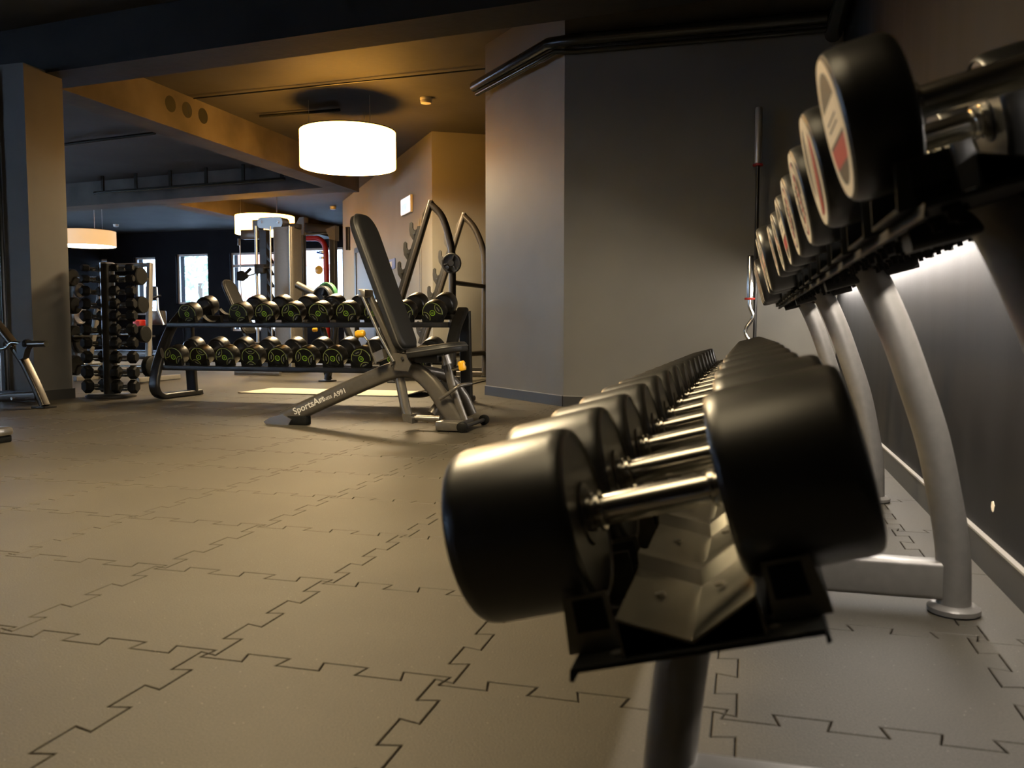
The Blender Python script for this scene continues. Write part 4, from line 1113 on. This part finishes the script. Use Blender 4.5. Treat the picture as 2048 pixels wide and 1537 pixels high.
for px in (655, 792):
    p = fm(px, 755); MB().sweep([(p.x + .03, CYM, .16), (p.x, CYM, .02)], rrect(.06, .08, .01), (0, 1, 0)).build('foot_leg', 'frame_dark', t, 40)
    MB().box((p.x, CYM, .008), (.16, .16, .016), bev=.004).build('foot_plate', 'frame_dark', t)
for px, py in ((656, 652), (638, 660)): knob(fm(px, py, -.1), (1, 0, .1), t)
weight_plate('large rimmed weight plate with a green printed band on the lever machine', fm(652, 600, -.08), .165, Matrix.Rotation(R(72), 4, 'Z'), .06, 'plate', True, 'grey_print')
weight_plate('green bumper plate loaded behind the rimmed plate', fm(649, 592, .06), .165, Matrix.Rotation(R(72), 4, 'Z'), .06, 'plate_green', False)

# bench pad seen through the gap of the upper tier
CYP = 10.2
fp_ = lambda x, y, dy=0: at(x, y, CYP) + Vector((0, dy, 0))
t = thing('incline_bench', 'incline bench with a steep black pad behind the gap in the upper tier', 'weight bench', (-6.9, CYP, 0), world=True)
p0_, p1_ = fp_(497, 668), fp_(450, 563); a_ = (p1_ - p0_).normalized()
pad('back_pad', 'vinyl', p0_, a_, Vector((a_.z, 0, -a_.x)), (p1_ - p0_).length, .28, .06, t)
MB().sweep([fp_(458, 590), fp_(500, 690), fp_(503, 735)], rrect(.05, .06, .012), (0, 1, 0)).build('support_post', 'frame', t, 40)
MB().box(fp_(520, 690), (.4, .28, .07), bev=.02).build('seat_pad', 'vinyl', t)
MB().sweep([Vector((fp_(470, 700).x, CYP, .035)), Vector((fp_(560, 700).x, CYP, .035))], rrect(.06, .06, .01)).build('floor_beam', 'frame', t, 40)

# ================================================================== PRESS RACK AT THE LEFT EDGE, WITH A CURL BAR
CYL = 5.6
fl_ = lambda x, y, dy=0: at(x, y, CYL) + Vector((0, dy, 0))
t = thing('press_rack', 'press rack with a curved taupe leg at the left edge in front of the pillar', 'bench press', (-5.7, CYL, 0), world=True)
MB().sweep(sm([fl_(-70, 560), fl_(-30, 620), fl_(10, 668), fl_(42, 712), fl_(68, 762), fl_(90, 812)], 5), rrect(.05, .085, .016), (0, 1, 0)).build('curved_leg', 'bronze_shaded_taupe', t, 40)  # taupe like the bench; darker paint here stands in for shade
MB().box((fl_(88, 815).x, CYL, .008), (.14, .12, .016), bev=.003).build('foot_plate', 'frame_dark', t)
MB().sweep([fl_(-120, 802), fl_(75, 792)], rrect(.06, .07, .012), (0, 0, 1)).build('floor_beam', 'bronze_shaded_taupe', t, 40)
for px in (2, 31): MB().lathe([(.012, 0), (.012, -.01)], Matrix.Translation(fl_(px, 797, -.032)) @ RZ, 8).build('bolt', 'chrome', t, 0)
MB().prism([(k.x, k.z) for k in (fl_(52, 690), fl_(64, 682), fl_(76, 690), fl_(70, 700), fl_(66, 716), fl_(56, 720), fl_(54, 706))], CYL - .10, CYL - .04).build('bar_cradle', 'frame_dark', t, 20)
ot = thing('curl_bar', 'bent curl bar resting on the press rack at the left edge', 'barbell', fl_(40, 690, -.075), world=True)
MB().tube(sm([fl_(-90, 690, -.075), fl_(-20, 696, -.075), fl_(24, 697, -.075), fl_(38, 686, -.075), fl_(56, 687, -.075), fl_(70, 688, -.075)], 5), .014, up=(0, 1, 0), seg=10).build('shaft', 'chrome', ot, 40)
MB().tube([fl_(70, 688.5, -.075), fl_(108, 687.5, -.075)], .025, up=(0, 1, 0), seg=14).build('sleeve', 'steel', ot, 40)
MB().tube([fl_(66, 688, -.075), fl_(72, 688, -.075)], .036, up=(0, 1, 0), seg=14).build('collar', 'rubber_soft', ot, 40)
# tip of a bench foot at the lower left edge
p = onz(6, 886)
t = thing('bench_foot', 'silver-capped bench foot poking in at the lower left edge', 'weight bench', (p.x, p.y, 0), world=True)
MB().sweep([(p.x - .55, p.y + .02, .22), (p.x - .12, p.y, .075)], rrect(.06, .09, .025)).build('spine', 'frame', t, 40)
MB().box((p.x - .05, p.y, .062), (.16, .11, .05), bev=.02).build('end_cap', 'silver', t)
MB().box((p.x - .06, p.y, .02), (.15, .10, .04), bev=.008).build('rubber_foot', 'rubber_soft', t)

# ================================================================== FAR EQUIPMENT ON THE LEFT
def cardio(label, x0, Y):
    fc = lambda x, y, dy=0: at(x, y, Y) + Vector((0, dy, 0))
    t = thing('exercise_bike', label, 'exercise bike', (fc(x0, 640).x, Y, 0), world=True)
    a, b = fc(x0 - 10, 573), fc(x0 + 11, 602); MB().box(((a.x + b.x) / 2, Y, (a.z + b.z) / 2), (b.x - a.x, .05, a.z - b.z), bev=.015).build('console', 'frame_dark', t)
    a, b = fc(x0 - 12, 622), fc(x0 + 22, 650); MB().box(((a.x + b.x) / 2, Y + .1, (a.z + b.z) / 2), (b.x - a.x, .12, a.z - b.z), bev=.02).build('seat_back', 'frame', t)
    MB().tube([fc(x0 + 11, 575), fc(x0 + 14, 620), fc(x0 + 25, 650)], .02, seg=8).build('stem', 'silver', t, 40)
    MB().tube([fc(x0 + 10, 597, -.1), fc(x0 + 26, 592, -.1)], .022, seg=8).build('handlebar', 'rubber_soft', t, 40)
    a, b = fc(x0 - 22, 640), fc(x0 - 6, 664); MB().box(((a.x + b.x) / 2, Y - .1, (a.z + b.z) / 2), (b.x - a.x, .3, a.z - b.z), bev=.06).build('flywheel_cover', 'redpipe', t)
    MB().box((fc(x0, 640).x, Y, .05), (.7, .4, .1), bev=.02).build('base', 'frame_dark', t)
    MB().sweep([(fc(x0 - 4, 640).x, Y, .1), (fc(x0 - 8, 640).x, Y, .75)], rrect(.1, .1, .02), (0, 1, 0)).build('post', 'frame_dark', t, 40)
cardio('red and grey exercise bike near the far windows right of the hex tower', 302, 15.0)
PT = 11.6
fq = lambda x, y, dy=0: at(x, y, PT) + Vector((0, dy, 0))
t = thing('plate_tree', 'weight plate tree seen between the pillar and the hex tower', 'plate rack', (fq(148, 680).x, PT, 0), world=True)
p = fq(148, 680)
MB().sweep([(p.x, PT, .04), (p.x, PT, 1.5)], rrect(.07, .07, .012), (0, 1, 0)).build('post', 'frame', t, 40)
MB().box((p.x, PT, .03), (.7, .6, .06), bev=.01).build('base', 'frame', t)
for z in (.42, .85, 1.25): MB().tube([(p.x - .3, PT, z), (p.x + .3, PT, z)], .025, seg=10).build('peg', 'chrome', t, 40)
for k, (dx, z, r_, m_) in enumerate([(-.16, .85, .20, 'silver'), (-.09, .85, .17, 'silver'), (.13, .85, .15, 'silver'), (-.15, .42, .22, 'plate'), (.12, .42, .20, 'plate'), (.19, .42, .2, 'plate'), (-.14, 1.25, .12, 'plate'), (.14, 1.25, .12, 'plate')]):
    weight_plate(('silver' if m_ == 'silver' else 'black') + ' weight plate on the plate tree, %s peg, %s' % ({.85: 'middle', .42: 'lowest', 1.25: 'top'}[z], {-.16: 'far left', -.09: 'next to the post on the left', .13: 'right side', -.15: 'left side', .12: 'right side by the post', .19: 'outermost on the right', -.14: 'left side', .14: 'right side'}[dx]), (p.x + dx, PT, z), r_, Matrix(), .05, m_, False)
# cord on the floor by the angled corner
cb = MB(); cb.tube(sm([onz(925, 776) + Vector((0, 0, .005)), onz(950, 768) + Vector((0, 0, .005)), onz(975, 762) + Vector((0, 0, .005)), onz(1000, 758) + Vector((0, 0, .005))], 5), .006, seg=6)
tag(cb.build('floor_cord', 'rubber_soft', None, 40), 'thin black cord lying on the floor beside the angled wall', 'cord')

# ================================================================== OUTDOORS BEYOND THE WINDOWS
def tree(x, y, h, r, label):
    t = thing('garden_tree', label, 'tree', (x, y, -.45), 'trees outside the windows')
    MB().tube([(0, 0, 0), (.05, 0, h * .6)], .09, seg=8).build('trunk', 'bark', t, 40)
    mb = MB(); rnd = random.Random(int(x * 10))
    for k in range(260):
        d = Vector((rnd.gauss(0, 1), rnd.gauss(0, 1), rnd.gauss(0, 1))).normalized() * r * rnd.uniform(.4, 1)
        c = Vector((0, 0, h * .72)) + Vector((d.x, d.y, d.z * 1.1)); s_ = rnd.uniform(.10, .2)
        q = Matrix.Rotation(rnd.uniform(0, 6.28), 4, (rnd.random(), rnd.random(), rnd.random() + .1))
        mb.add([c + q @ Vector(v) * s_ for v in ((-1, 0, 0), (0, -.5, 0), (1, 0, .2), (0, .5, 0))], [(0, 1, 2, 3)])
    mb.build('crown', 'leaf', t, 0)['kind'] = 'stuff'
tree(at(398, 560, 28).x, 28, 4.6, 1.5, 'pale green tree outside the narrow far window')
hx = at(505, 600, 36).x
t = thing('garden_house', 'pale house with a reddish balcony outside the tall far window', 'house', (hx, 36, -.45), world=True)
MB().box((hx, 38, 1.6), (4.0, 4.0, 4.1)).build('house_wall', 'render_pale', t, 0)
MB().prism([(hx - 2.3, 3.6), (hx + 2.3, 3.6), (hx, 5.2)], 35.8, 40.2).build('house_roof', 'roof', t, 0)
MB().box((hx + .1, 35.9, 1.45), (1.6, .3, .12)).build('balcony_slab', 'roof', t, 0)
for k in range(9): MB().box((hx - .65 + k * .19, 35.78, 1.85), (.05, .05, .7)).build('baluster', 'roof', t, 0)
MB().box((hx + .1, 35.78, 2.22), (1.6, .06, .06)).build('balcony_rail', 'roof', t, 0)
